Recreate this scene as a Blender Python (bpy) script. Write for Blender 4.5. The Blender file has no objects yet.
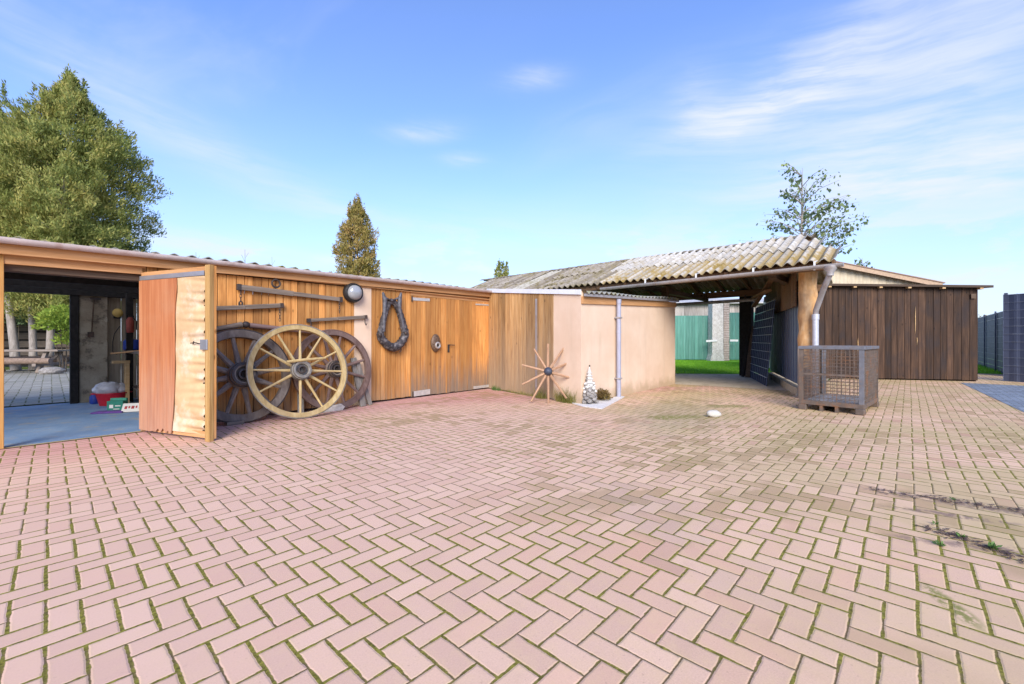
import bpy, math, random
import numpy as np
from mathutils import Vector, Matrix, Euler
R = math.radians
rng = np.random.default_rng(11)
random.seed(5)
S = bpy.context.scene
COL = S.collection

# ------------------------------------------------------------------ camera, sky, sun, exposure
CAM_H, FOC, CX, CY, YAW = 1.10, 428.0, 512.0, 339.5, R(42.86)
FWD = Vector((math.cos(YAW), math.sin(YAW), 0)); RGT = Vector((math.sin(YAW), -math.cos(YAW), 0))
cd = bpy.data.cameras.new('camera'); cam = bpy.data.objects.new('camera', cd); COL.objects.link(cam)
cam.location = (0, 0, CAM_H)
cam.rotation_euler = (R(90), 0, YAW - R(90))
cd.sensor_width = 36; cd.lens = 36 * FOC / 1024
cd.shift_y = -(342 - CY) / 1024
cd.clip_start = 0.05; cd.clip_end = 2000
S.camera = cam
S.view_settings.view_transform = 'Standard'; S.view_settings.look = 'None'
S.view_settings.gamma = 1; S.view_settings.use_curve_mapping = False
S.view_settings.exposure = 0.62
SUN_AZ = Vector((-0.72, -0.69, 0)).normalized(); SUN_EL = R(31)
sl = bpy.data.lights.new('sun', 'SUN'); sl.energy = 3.3; sl.angle = R(34); sl.color = (1.0, 0.93, 0.82)
so = bpy.data.objects.new('sun', sl); COL.objects.link(so)
sdir = SUN_AZ * math.cos(SUN_EL) + Vector((0, 0, math.sin(SUN_EL)))
so.rotation_euler = sdir.to_track_quat('Z', 'Y').to_euler(); so.location = (-20, -20, 30)


class NT:
    """terse node builder"""
    def __init__(s, tree): s.t = tree
    def n(s, typ, ins=None, out=0, **props):
        nd = s.t.nodes.new(typ)
        for k, v in props.items(): setattr(nd, k, v)
        for k, v in (ins or {}).items():
            if v is None: continue
            if isinstance(v, bpy.types.NodeSocket): s.t.links.new(v, nd.inputs[k])
            else:
                if isinstance(v, (tuple, list)) and len(v) == 3 and nd.inputs[k].type == 'RGBA': v = (*v, 1)
                nd.inputs[k].default_value = v
        return nd.outputs[out]
    def m(s, op, a, b=None, c=None, clamp=False):
        return s.n('ShaderNodeMath', {0: a, 1: b, 2: c}, operation=op, use_clamp=clamp)
    def vm(s, op, a, b=None, out=0):
        return s.n('ShaderNodeVectorMath', {0: a, 1: b}, out=out, operation=op)
    def mix(s, f, a, b, blend='MIX'):
        nd = s.t.nodes.new('ShaderNodeMix'); nd.data_type = 'RGBA'; nd.blend_type = blend
        for k, v in ((0, f), (6, a), (7, b)):
            if isinstance(v, bpy.types.NodeSocket): s.t.links.new(v, nd.inputs[k])
            else: nd.inputs[k].default_value = (*v, 1) if isinstance(v, (tuple, list)) and len(v) == 3 else v
        return nd.outputs[2]
    def fmix(s, f, a, b):
        return s.m('ADD', s.m('MULTIPLY', a, s.m('SUBTRACT', 1.0, f)), s.m('MULTIPLY', b, f))
    def xyz(s, v):
        nd = s.t.nodes.new('ShaderNodeSeparateXYZ'); s.t.links.new(v, nd.inputs[0]); return nd.outputs
    def comb(s, x, y, z): return s.n('ShaderNodeCombineXYZ', {0: x, 1: y, 2: z})
    def noise(s, v, scale, detail=4, rough=.55, dist=0, out=0):
        return s.n('ShaderNodeTexNoise', {'Vector': v, 'Scale': scale, 'Detail': detail, 'Roughness': rough, 'Distortion': dist}, out=out)
    def ss(s, v, lo, hi, a=0.0, b=1.0):
        return s.n('ShaderNodeMapRange', {0: v, 1: lo, 2: hi, 3: a, 4: b}, interpolation_type='SMOOTHSTEP')
    def scale(s, v, sc): return s.vm('MULTIPLY', v, sc)
    def ramp(s, f, stops):
        nd = s.t.nodes.new('ShaderNodeValToRGB'); s.t.links.new(f, nd.inputs[0])
        e = nd.color_ramp.elements
        e[0].position, e[0].color = stops[0][0], (*stops[0][1], 1)
        e[1].position, e[1].color = stops[-1][0], (*stops[-1][1], 1)
        for p, c in stops[1:-1]:
            x = e.new(p); x.color = (*c, 1)
        return nd.outputs[0]


# sky: Nishita with thin cirrus and a few low clouds spread over the sky by direction
W = bpy.data.worlds.new('World'); S.world = W; W.use_nodes = True
wt = W.node_tree; wt.nodes.clear(); k = NT(wt)
sky = k.n('ShaderNodeTexSky', sky_type='NISHITA', sun_disc=False, sun_elevation=SUN_EL,
          sun_rotation=math.atan2(SUN_AZ.x, SUN_AZ.y), altitude=200, air_density=1.0, dust_density=0.6, ozone_density=1.6)
dirv = k.n('ShaderNodeTexCoord', out=0)
dx, dy, dz = k.xyz(dirv)
zc = k.m('MAXIMUM', dz, 0.02)
pl = k.comb(k.m('DIVIDE', dx, k.m('ADD', zc, .16)), k.m('DIVIDE', dy, k.m('ADD', zc, .16)), 0.0)
rot = k.n('ShaderNodeMapping', {0: pl, 2: (0, 0, R(28)), 3: (1.0, 0.30, 1.0)})
warp = k.noise(pl, 1.1, 3, .5)
rot2 = k.vm('ADD', rot, k.scale(k.n('ShaderNodeTexNoise', {'Vector': pl, 'Scale': 0.9, 'Detail': 3}, out=1), (.75, .75, 0)))
ci = k.noise(rot2, 1.25, 7, .56)
big = k.noise(k.vm('ADD', pl, (3.3, 1.7, 0)), 0.55, 2, .5)
cirrus = k.m('MULTIPLY', k.ss(ci, .47, .80), k.ss(big, .44, .62))
veil = k.m('MULTIPLY', k.ss(k.noise(rot2, .55, 4, .5), .38, .75), .30)
low = k.noise(k.scale(dirv, (6, 6, 17)), 1.0, 6, .55)
cum = k.m('MULTIPLY', k.ss(low, .53, .63), k.m('MULTIPLY', k.ss(dz, .02, .10), k.ss(dz, .30, .13)))
cl = k.m('MINIMUM', k.m('ADD', k.m('ADD', cirrus, veil), k.m('MULTIPLY', cum, .9)), 0.86)
hz = k.ss(dz, .45, -.02, 0, .62)
skyc = k.mix(1.0, sky, (0.98, 1.12, 1.55), 'MULTIPLY')
azn = k.m('ARCTAN2', dy, dx); eln = k.m('ARCSINE', dz)
wa = k.m('MULTIPLY', k.m('SUBTRACT', k.noise(k.scale(dirv, (5, 5, 9)), 1.0, 5, .6), .5), .22)
streak = None
for px_, py_, ra_, rb_, tilt, amt in ((760, 108, .20, .040, R(8), .70), (700, 98, .05, .05, R(-40), .35), (960, 172, .26, .055, R(3), .70), (890, 120, .30, .10, R(22), .55), (820, 60, .25, .05, R(30), .25), (530, 80, .07, .018, R(2), .55), (425, 131, .075, .018, R(6), .50),
                                      (462, 160, .05, .014, R(0), .45), (330, 205, .42, .035, R(-17), .30), (600, 245, .35, .05, R(-8), .34), (120, 90, .25, .05, R(-25), .22), (900, 15, .35, .06, R(6), .22), (985, 287, .10, .035, 0, .55), (205, 246, .13, .022, 0, .70), (330, 262, .05, .012, 0, .6)):
    r_ = FWD + RGT*((px_-CX)/FOC) + Vector((0, 0, (CY-py_)/FOC)); r_.normalize()
    da_ = k.m('SUBTRACT', azn, math.atan2(r_.y, r_.x)); de_ = k.m('ADD', k.m('SUBTRACT', eln, math.asin(r_.z)), k.m('MULTIPLY', wa, min(.5, rb_*6)))
    ca_, sa_ = math.cos(tilt), math.sin(tilt)
    u_ = k.m('DIVIDE', k.m('SUBTRACT', k.m('MULTIPLY', da_, ca_), k.m('MULTIPLY', de_, sa_)), ra_)
    v_ = k.m('DIVIDE', k.m('ADD', k.m('MULTIPLY', da_, sa_), k.m('MULTIPLY', de_, ca_)), rb_)
    g_ = k.m('MULTIPLY', k.m('EXPONENT', k.m('MULTIPLY', k.m('ADD', k.m('MULTIPLY', u_, u_), k.m('MULTIPLY', v_, v_)), -1.0)), amt)
    streak = g_ if streak is None else k.m('ADD', streak, g_)
fib = k.noise(k.vm('ADD', k.scale(k.comb(azn, k.m('ADD', eln, k.m('MULTIPLY', azn, -.10)), 0.0), (3.4, 30, 1)), k.scale(k.n('ShaderNodeTexNoise', {'Vector': dirv, 'Scale': 4.0, 'Detail': 3}, out=1), (1.4, 1.4, 0))), 1.0, 7, .6)
streak = k.m('MULTIPLY', streak, k.ss(fib, .24, .72, .15, 1.15))
cl = k.m('MINIMUM', k.m('ADD', k.m('MULTIPLY', cl, .55), streak), .9)
c1 = k.mix(hz, skyc, (2.55, 2.98, 4.2))
c2 = k.mix(cl, c1, (3.9, 4.1, 4.45))
bg = k.n('ShaderNodeBackground', {0: c2, 1: 0.148})
wo = wt.nodes.new('ShaderNodeOutputWorld'); wt.links.new(bg, wo.inputs[0])


# ------------------------------------------------------------------ helpers
class MB:
    def __init__(s): s.v = []; s.f = []
    def add(s, vs, fs):
        o = len(s.v); s.v += [tuple(p) for p in vs]; s.f += [tuple(i + o for i in q) for q in fs]; return s
    def box(s, x0, x1, y0, y1, z0, z1, mat=None):
        vs = [Vector(p) for p in ((x0,y0,z0),(x1,y0,z0),(x1,y1,z0),(x0,y1,z0),(x0,y0,z1),(x1,y0,z1),(x1,y1,z1),(x0,y1,z1))]
        if mat is not None: vs = [mat @ p for p in vs]
        return s.add(vs, [(0,3,2,1),(4,5,6,7),(0,1,5,4),(1,2,6,5),(2,3,7,6),(3,0,4,7)])
    def bar(s, a, b, w, t, up=(0, 0, 1)):
        """rectangular bar from a to b, w along the side, t along up"""
        a = Vector(a); b = Vector(b); d = (b - a); L = d.length; d.normalize()
        u = Vector(up); sd = d.cross(u)
        if sd.length < 1e-4: sd = d.cross(Vector((1, 0, 0)))
        sd.normalize(); u = sd.cross(d)
        m = Matrix((( d.x, sd.x, u.x, a.x), (d.y, sd.y, u.y, a.y), (d.z, sd.z, u.z, a.z), (0,0,0,1)))
        return s.box(0, L, -w/2, w/2, -t/2, t/2, m)
    def tube(s, pts, rad, n=8, cap=True, closed=False):
        pts = [Vector(p) for p in pts]; m = len(pts)
        if not hasattr(rad, '__len__'): rad = [rad] * m
        vs = []; prev = None
        for i, p in enumerate(pts):
            if closed: d = pts[(i+1) % m] - pts[i-1]
            else: d = pts[min(i+1, m-1)] - pts[max(i-1, 0)]
            d.normalize()
            if prev is None:
                u = d.cross(Vector((0.13, 0.21, 1)) if abs(d.z) < .95 else Vector((1, 0.1, 0)))
            else: u = prev - d * prev.dot(d)
            u.normalize(); prev = u; w = d.cross(u)
            for j in range(n):
                a = 2*math.pi*j/n
                vs.append(p + (u*math.cos(a) + w*math.sin(a)) * rad[i])
        fs = []
        for i in range(m if closed else m-1):
            i2 = (i+1) % m
            for j in range(n):
                j2 = (j+1) % n
                fs.append((i*n+j, i*n+j2, i2*n+j2, i2*n+j))
        if cap and not closed:
            fs.append(tuple(range(n-1, -1, -1))); fs.append(tuple((m-1)*n + j for j in range(n)))
        return s.add(vs, fs)
    def lathe(s, prof, n=24, mat=None, cap=True):
        """profile of (r, z) about z"""
        vs = []
        for r, z in prof:
            for j in range(n):
                a = 2*math.pi*j/n; vs.append(Vector((r*math.cos(a), r*math.sin(a), z)))
        if mat is not None: vs = [mat @ p for p in vs]
        fs = []
        for i in range(len(prof)-1):
            for j in range(n):
                j2 = (j+1) % n; fs.append((i*n+j, i*n+j2, (i+1)*n+j2, (i+1)*n+j))
        if cap:
            fs.append(tuple(range(n-1, -1, -1))); fs.append(tuple((len(prof)-1)*n + j for j in range(n)))
        return s.add(vs, fs)
    def prism(s, poly, h, mat=None):
        """polygon in xy pushed up by h"""
        n = len(poly); vs = [Vector((x, y, 0)) for x, y in poly] + [Vector((x, y, h)) for x, y in poly]
        if mat is not None: vs = [mat @ p for p in vs]
        return s.add(vs, [tuple(range(n-1, -1, -1)), tuple(range(n, 2*n))] + [(i, (i+1) % n, n+(i+1) % n, n+i) for i in range(n)])
    def slab(s, quad, t):
        """four top corners, thickness t straight down"""
        vs = [Vector(p) for p in quad] + [Vector(p) - Vector((0, 0, t)) for p in quad]
        return s.add(vs, [(0,1,2,3),(7,6,5,4),(0,4,5,1),(1,5,6,2),(2,6,7,3),(3,7,4,0)])
    def ball(s, c, r, nu=14, nv=9, jit=0.0, seed=0):
        g = np.random.default_rng(seed); c = Vector(c)
        r = Vector(r) if hasattr(r, '__len__') else Vector((r, r, r))
        vs = [c + Vector((0, 0, -r.z))]
        for i in range(1, nv):
            th = math.pi*i/nv
            for j in range(nu):
                a = 2*math.pi*j/nu; q = 1 + jit*(g.random()-.5)
                vs.append(c + Vector((r.x*math.sin(th)*math.cos(a)*q, r.y*math.sin(th)*math.sin(a)*q, -r.z*math.cos(th)*q)))
        vs.append(c + Vector((0, 0, r.z))); fs = []
        for j in range(nu):
            j2 = (j+1) % nu; fs.append((0, 1+j2, 1+j)); fs.append((len(vs)-1, 1+(nv-2)*nu+j, 1+(nv-2)*nu+j2))
            for i in range(nv-2): fs.append((1+i*nu+j, 1+i*nu+j2, 1+(i+1)*nu+j2, 1+(i+1)*nu+j))
        return s.add(vs, fs)
    def build(s, name, mat, parent=None, smooth=False, bevel=0.0, world=False):
        me = bpy.data.meshes.new(name); vs = s.v
        if world and parent is not None:
            L = parent.location; vs = [(p[0]-L.x, p[1]-L.y, p[2]-L.z) for p in vs]
        me.from_pydata(vs, [], s.f); me.materials.append(mat)
        if smooth: me.polygons.foreach_set('use_smooth', [True]*len(me.polygons))
        me.update()
        o = bpy.data.objects.new(name, me); COL.objects.link(o)
        if parent is not None: o.parent = parent
        if bevel:
            b = o.modifiers.new('bevel', 'BEVEL'); b.width = bevel; b.segments = 2; b.limit_method = 'ANGLE'; b.angle_limit = R(50)
        if smooth: 
            me.set_sharp_from_angle(angle=R(42))
        return o


def quads(name, V, mat, parent=None, loc=None):
    """numpy (n,4,3) faces as one mesh"""
    n = len(V); me = bpy.data.meshes.new(name)
    if parent is not None: V = V - np.array(parent.location)[None, None, :]
    me.vertices.add(n*4); me.vertices.foreach_set('co', V.reshape(-1).astype(np.float32))
    me.loops.add(n*4); me.loops.foreach_set('vertex_index', np.arange(n*4, dtype=np.int32))
    me.polygons.add(n); me.polygons.foreach_set('loop_start', np.arange(0, n*4, 4, dtype=np.int32))
    me.materials.append(mat); me.update(); me.validate()
    o = bpy.data.objects.new(name, me); COL.objects.link(o)
    if parent is not None: o.parent = parent
    return o


def tag(o, label=None, cat=None, group=None, kind=None):
    if label: o['label'] = label
    if cat: o['category'] = cat
    if group: o['group'] = group
    if kind: o['kind'] = kind
    return o


def thing(name, label, cat, loc=(0, 0, 0), rot=(0, 0, 0), group=None):
    o = bpy.data.objects.new(name, None); COL.objects.link(o); o.empty_display_size = .1
    o.location = loc; o.rotation_euler = rot
    return tag(o, label, cat, group)


def copy_tree(o, parent=None):
    c = o.copy(); COL.objects.link(c)
    if parent is not None: c.parent = parent
    for ch in list(o.children): copy_tree(ch, c)
    return c


def ground_pt(px, py, z=0.0):
    r = FWD + RGT*((px-CX)/FOC); t = (z-CAM_H)/((CY-py)/FOC)
    return Vector((r.x*t, r.y*t, z))


def at(px, dist, z=0.0):
    r = FWD + RGT*((px-CX)/FOC); return Vector((r.x*dist, r.y*dist, z))


SHED_O, SHED_A = Vector((0, 6.67, 0)), R(2.06)


def wall_pt(px, py, off=0.0):
    """survey of the shed front: shed-local point, off = offset from the wall (minus is outwards)"""
    a = Vector((math.cos(SHED_A), math.sin(SHED_A), 0)); n = Vector((-math.sin(SHED_A), math.cos(SHED_A), 0))
    r = FWD + RGT*((px-CX)/FOC); t = (SHED_O.dot(n)+off)/r.dot(n)
    p = r*t - SHED_O
    return Vector((p.dot(a), off, CAM_H + (CY-py)/FOC*t))


# ------------------------------------------------------------------ materials
MATS = {}
def newmat(name):
    m = bpy.data.materials.new(name); m.use_nodes = True; m.node_tree.nodes.clear(); MATS[name] = m
    k = NT(m.node_tree); return m, k


def finish(m, k, col, rough=.8, metal=0.0, bump=None, bstr=.3, bdist=.01, spec=.35, **extra):
    b = m.node_tree.nodes.new('ShaderNodeBsdfPrincipled')
    def put(key, v):
        if isinstance(v, bpy.types.NodeSocket): m.node_tree.links.new(v, b.inputs[key])
        else: b.inputs[key].default_value = (*v, 1) if isinstance(v, tuple) and len(v) == 3 else v
    put('Base Color', col); put('Roughness', rough); put('Metallic', metal); put('Specular IOR Level', spec)
    for kk, v in extra.items(): put(kk.replace('_', ' '), v)
    if bump is not None:
        put('Normal', k.n('ShaderNodeBump', {'Height': bump, 'Strength': bstr, 'Distance': bdist}))
    o = m.node_tree.nodes.new('ShaderNodeOutputMaterial'); m.node_tree.links.new(b.outputs[0], o.inputs[0])
    return m


def plain(name, col, rough=.7, metal=0.0, var=.25, scale=18, spec=.35, dirt=None, dscale=6, damt=.5):
    m, k = newmat(name); oc = k.n('ShaderNodeTexCoord', out=3)
    n = k.noise(oc, scale, 5, .6)
    c = k.mix(k.ss(n, .3, .75), tuple(x*(1-var) for x in col), tuple(min(1, x*(1+var*.6)) for x in col))
    if dirt: c = k.mix(k.m('MULTIPLY', k.ss(k.noise(oc, dscale, 6, .65), .48, .66), damt), c, dirt)
    return finish(m, k, c, rough, metal, bump=n, bstr=.25, bdist=.004, spec=spec)


def wood(name, cols, axis='Z', cross=26, along=1.3, weather=None, wz=(0.0, .7), wcol=(.20, .165, .13), blotch=.0, bcol=(.1, .07, .05), rough=.75, knots=True, var=.5, bstr=.35):
    m, k = newmat(name); oc = k.n('ShaderNodeTexCoord', out=3)
    geo = m.node_tree.nodes.new('ShaderNodeNewGeometry'); r = geo.outputs['Random Per Island']
    sc = {'X': (along, cross, cross), 'Y': (cross, along, cross), 'Z': (cross, cross, along)}[axis]
    p = k.vm('ADD', oc, k.scale(k.comb(r, k.m('MULTIPLY', r, 3.7), k.m('MULTIPLY', r, 7.1)), (9, 9, 9)))
    g1 = k.noise(k.scale(p, sc), 1.0, 6, .62, .6)
    g2 = k.noise(k.scale(p, tuple(x*3.1 for x in sc)), 1.0, 3, .5)
    g = k.m('ADD', k.m('MULTIPLY', g1, .75), k.m('MULTIPLY', g2, .25))
    c = k.ramp(g, [(.3, cols[0]), (.5, cols[1]), (.7, cols[2])])
    rb = k.m('ADD', k.m('MULTIPLY', k.n('ShaderNodeTexWhiteNoise', {'W': r}, noise_dimensions='1D'), var), 1-var*.5)
    c = k.mix(1.0, c, k.comb(rb, rb, rb), 'MULTIPLY')
    if knots:
        ks = {'X': (3.6, 6.5, 6.5), 'Y': (6.5, 3.6, 6.5), 'Z': (6.5, 6.5, 3.6)}[axis]
        vd = k.n('ShaderNodeTexVoronoi', {'Vector': k.scale(p, ks), 'Scale': 1.0, 'Randomness': 1.0})
        c = k.mix(k.ss(vd, .15, .05, 0, .7), c, tuple(x*.28 for x in cols[0]))
    z = k.xyz(oc)[2]
    if blotch:
        c = k.mix(k.m('MULTIPLY', k.ss(k.noise(p, 1.6, 5, .6), .45, .7), blotch), c, bcol)
    if weather:
        wn = k.noise(k.scale(p, (14, 14, 1.0) if axis == 'Z' else sc), 1.0, 5, .6)
        wm = k.m('MULTIPLY', k.ss(k.m('ADD', z, k.m('MULTIPLY', k.m('SUBTRACT', wn, .5), 1.5)), wz[1], wz[0]), weather)
        c = k.mix(wm, c, k.mix(g2, tuple(x*.7 for x in wcol), tuple(x*1.35 for x in wcol)))
    return finish(m, k, c, rough, bump=g, bstr=bstr, bdist=.006, spec=.25)


def paving(name, W0, ph, cA, cB, joint, moss, stains=True, mossamt=1.0, rotz=0.0):
    """herringbone block paving: two cells per block, real block size, worn joints"""
    m, k = newmat(name)
    pos = m.node_tree.nodes.new('ShaderNodeNewGeometry').outputs['Position']
    base = pos
    if rotz: base = k.n('ShaderNodeMapping', {0: pos, 2: (0, 0, rotz)})
    wob = k.scale(k.vm('SUBTRACT', k.n('ShaderNodeTexNoise', {'Vector': pos, 'Scale': 1.3, 'Detail': 2}, out=1), (.5, .5, .5)), (.022, .022, 0))
    wob2 = k.scale(k.vm('SUBTRACT', k.n('ShaderNodeTexNoise', {'Vector': pos, 'Scale': 38, 'Detail': 2}, out=1), (.5, .5, .5)), (.0045, .0045, 0))
    q = k.vm('SUBTRACT', k.scale(k.vm('ADD', k.vm('ADD', base, wob), wob2), (1/W0, 1/W0, 0)), (ph[0], ph[1], 0))
    x, y, _ = k.xyz(q)
    cx, cy = k.m('FLOOR', x), k.m('FLOOR', y); fx, fy = k.m('FRACT', x), k.m('FRACT', y)
    kk = k.m('FLOORED_MODULO', k.m('ADD', k.m('ADD', cx, cy), 2.0), 4.0)
    isV = k.m('GREATER_THAN', kk, 1.5); odd = k.m('FLOORED_MODULO', k.m('ADD', kk, .001), 2.0); odd = k.m('GREATER_THAN', odd, .5)
    isH = k.m('SUBTRACT', 1.0, isV)
    u = k.m('ADD', k.fmix(isV, fx, fy), odd); v = k.fmix(isV, fy, fx)
    ix = k.m('SUBTRACT', cx, k.m('MULTIPLY', odd, isH)); iy = k.m('SUBTRACT', cy, k.m('MULTIPLY', odd, isV))
    idv = k.comb(ix, iy, isV)
    rnd = k.n('ShaderNodeTexWhiteNoise', {'Vector': idv}, noise_dimensions='3D')
    rnd3 = k.n('ShaderNodeTexWhiteNoise', {'Vector': idv}, out=1, noise_dimensions='3D')
    e = k.m('MINIMUM', k.m('MINIMUM', u, k.m('SUBTRACT', 2.0, u)), k.m('MINIMUM', v, k.m('SUBTRACT', 1.0, v)))
    mossn = k.noise(pos, .55, 3, .55); mossf = k.noise(pos, 9, 4, .6)
    mm = k.m('MULTIPLY', k.ss(k.m('ADD', mossn, k.m('MULTIPLY', k.m('SUBTRACT', mossf, .5), .9)), .36, .57), mossamt, clamp=True)
    # wider mossy joints on the joints that run along y
    jw = k.m('ADD', k.m('ADD', .026, k.m('MULTIPLY', k.m('MULTIPLY', mm, isV), .016)), k.m('ADD', k.m('MULTIPLY', mm, .026), k.m('MULTIPLY', k.m('SUBTRACT', k.noise(pos, 75, 3, .7), .5), .035)))
    jm = k.ss(k.m('SUBTRACT', e, jw), .018, -.010)
    # block colours
    fine = k.noise(pos, 160, 3, .7); mid = k.noise(pos, 5.5, 5, .6); lrg = k.noise(pos, .32, 3, .5)
    c = k.mix(rnd, cA, cB)
    r1, r2, r3 = k.xyz(rnd3)
    br = k.m('ADD', .95, k.m('MULTIPLY', r1, .09))
    c = k.mix(1.0, c, k.comb(br, br, br), 'MULTIPLY')
    fb = k.m('ADD', .72, k.m('MULTIPLY', fine, .56)); c = k.mix(1.0, c, k.comb(fb, fb, fb), 'MULTIPLY')
    c = k.mix(k.m('MULTIPLY', k.ss(r2, .6, 1.0), .35), c, tuple(a*b for a, b in zip(cA, (1.06, .88, .80))))
    c = k.mix(k.ss(k.noise(pos, 13, 5, .65), .40, .68, 0, .30), c, tuple(a*b for a, b in zip(cB, (1.0, 1.05, .80))))
    c = k.mix(k.ss(k.noise(pos, 3.1, 6, .7), .52, .72, 0, .20), c, tuple(a*b for a, b in zip(cA, (.86, .78, .80))))
    c = k.mix(k.ss(k.noise(pos, 60, 2, .5), .66, .74, 0, .35), c, tuple(a*.45 for a in cA))
    c = k.mix(k.ss(mid, .55, .8, 0, .28), c, tuple(a*.72 for a in cA))
    rough = k.m('ADD', .78, k.m('MULTIPLY', fine, .1))
    if stains:
        px_, py_, _ = k.xyz(pos)
        bx_ = k.m('MULTIPLY', k.m('ADD', k.m('ADD', ix, ph[0]+.5), k.m('MULTIPLY', isH, .5)), W0); by_ = k.m('MULTIPLY', k.m('ADD', k.m('ADD', iy, ph[1]+.5), k.m('MULTIPLY', isV, .5)), W0)
        def ell(x0, y0, rx, ry, an=0.0, nz=.9, blk=False):
            dx_, dy_ = k.m('SUBTRACT', bx_ if blk else px_, x0), k.m('SUBTRACT', by_ if blk else py_, y0); ca, sa = math.cos(an), math.sin(an)
            a = k.m('DIVIDE', k.m('ADD', k.m('MULTIPLY', dx_, ca), k.m('MULTIPLY', dy_, sa)), rx)
            b = k.m('DIVIDE', k.m('SUBTRACT', k.m('MULTIPLY', dy_, ca), k.m('MULTIPLY', dx_, sa)), ry)
            d = k.m('SQRT', k.m('ADD', k.m('MULTIPLY', a, a), k.m('MULTIPLY', b, b)))
            return k.ss(k.m('ADD', d, k.m('MULTIPLY', k.m('SUBTRACT', r2 if blk else k.noise(pos, 3.2, 5, .65), .5), nz*2)), 1.1, .35)
        # less bleached, redder blocks by the buildings
        far = k.ss(k.m('ADD', k.m('MAXIMUM', k.m('SUBTRACT', py_, 5.7), k.m('SUBTRACT', k.m('ADD', k.m('MULTIPLY', px_, .42), py_), 7.4)), k.m('MULTIPLY', lrg, 1.4)), .2, 1.6)
        far = k.m('MULTIPLY', far, k.ss(py_, 1.6, 3.6))
        pk = k.m('MULTIPLY', k.ss(k.m('SUBTRACT', k.m('ADD', py_, k.m('MULTIPLY', lrg, 1.5)), k.m('MULTIPLY', px_, .55)), -.3, 3.2), .6)
        c = k.mix(pk, c, k.mix(rnd, (.63, .395, .298), (.685, .443, .330)))
        c = k.mix(k.m('MULTIPLY', far, .75), c, k.mix(rnd, (.49, .235, .23), (.56, .295, .28)))
        # yellowish dry algae film to the right, brown damp blocks in places
        yel = k.m('MULTIPLY', k.ss(k.m('SUBTRACT', px_, k.m('MULTIPLY', py_, 1.0)), 0.6, 4.2), k.ss(k.noise(pos, .8, 4, .6), .38, .62))
        c = k.mix(k.m('MULTIPLY', yel, .85), c, (.51, .375, .195))
        red = k.m('MULTIPLY', k.ss(r3, .93, .97), k.ss(px_, 2.5, 6.0)); c = k.mix(k.m('MULTIPLY', red, .45), c, (.42, .20, .15))
        band = k.m('MAXIMUM', ell(3.2, .75, 1.3, .3, -.95, .8), ell(5.0, 1.1, 2.2, .6, -.4, .8))
        dmp = k.m('MULTIPLY', k.ss(k.m('ADD', k.m('MULTIPLY', band, .17), k.m('ADD', k.noise(pos, .9, 3, .5), k.m('MULTIPLY', k.m('SUBTRACT', r2, .5), .34))), .60, .70), k.ss(px_, 1.2, 3.0))
        c = k.mix(k.m('MULTIPLY', dmp, .55), c, (.31, .215, .095))
        org = ell(2.05, .95, .36, .2, .6, .35, True); c = k.mix(k.m('MULTIPLY', org, .55), c, (.56, .30, .19))
        gry = ell(2.55, 1.2, .9, .30, .9, .5, True); c = k.mix(k.m('MULTIPLY', gry, .2), c, (.25, .19, .17))
        drk = k.m('MAXIMUM', k.m('MAXIMUM', ell(4.2, -.45, .85, .13, -1.40, .8), ell(3.38, -.35, .6, .075, -1.12, .8)), ell(3.85, -.25, .5, .05, -1.3, .8))
        drk = k.m('MULTIPLY', drk, k.ss(k.noise(pos, 14, 5, .7), .40, .56))
        c = k.mix(k.m('MULTIPLY', drk, .7), c, (.17, .11, .10))
        wrm = ell(6.2, 2.5, 1.7, .8, .3); c = k.mix(k.m('MULTIPLY', wrm, .5), c, (.36, .29, .17))
        mp = k.m('MAXIMUM', k.m('MAXIMUM', ell(6.0, 2.45, .55, .22, -.7), ell(7.6, 2.2, .5, .2, -.7)), ell(2.55, -.12, .2, .05, .5))
        mp = k.m('MULTIPLY', mp, k.ss(k.noise(pos, 22, 4, .7), .38, .55))
        c = k.mix(k.m('MULTIPLY', mp, .85), c, (.17, .18, .03))
        spots = k.ss(k.n('ShaderNodeTexVoronoi', {'Vector': pos, 'Scale': 1.7}), .035, .015)
        c = k.mix(k.m('MULTIPLY', spots, .7), c, (.16, .13, .14))
    edge = k.m('MULTIPLY', k.ss(k.m('SUBTRACT', e, jw), .17, -.02), k.ss(k.noise(pos, 6.5, 4, .65), .38, .62))
    c = k.mix(k.m('MULTIPLY', edge, .30), c, (.50, .385, .17) if stains else tuple(a*.8 for a in cA))
    jn = k.noise(pos, 45, 4, .7)
    jc = k.mix(mm, k.mix(jn, tuple(a*.6 for a in joint), tuple(a*1.35 for a in joint)), k.mix(k.ss(jn, .3, .7), tuple(a*.45 for a in moss), tuple(a*1.5 for a in moss)))
    c = k.mix(jm, c, jc)
    hgt = k.m('ADD', k.m('MULTIPLY', k.ss(k.m('SUBTRACT', e, jw), -.03, .07), 1.0), k.m('MULTIPLY', fine, .10))
    hgt = k.m('ADD', hgt, k.m('MULTIPLY', k.m('MULTIPLY', jm, mm), k.m('MULTIPLY', jn, .9)))
    hgt = k.m('ADD', hgt, k.m('MULTIPLY', r1, .18))
    return finish(m, k, c, rough, bump=hgt, bstr=.45, bdist=.0055, spec=.25)


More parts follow.
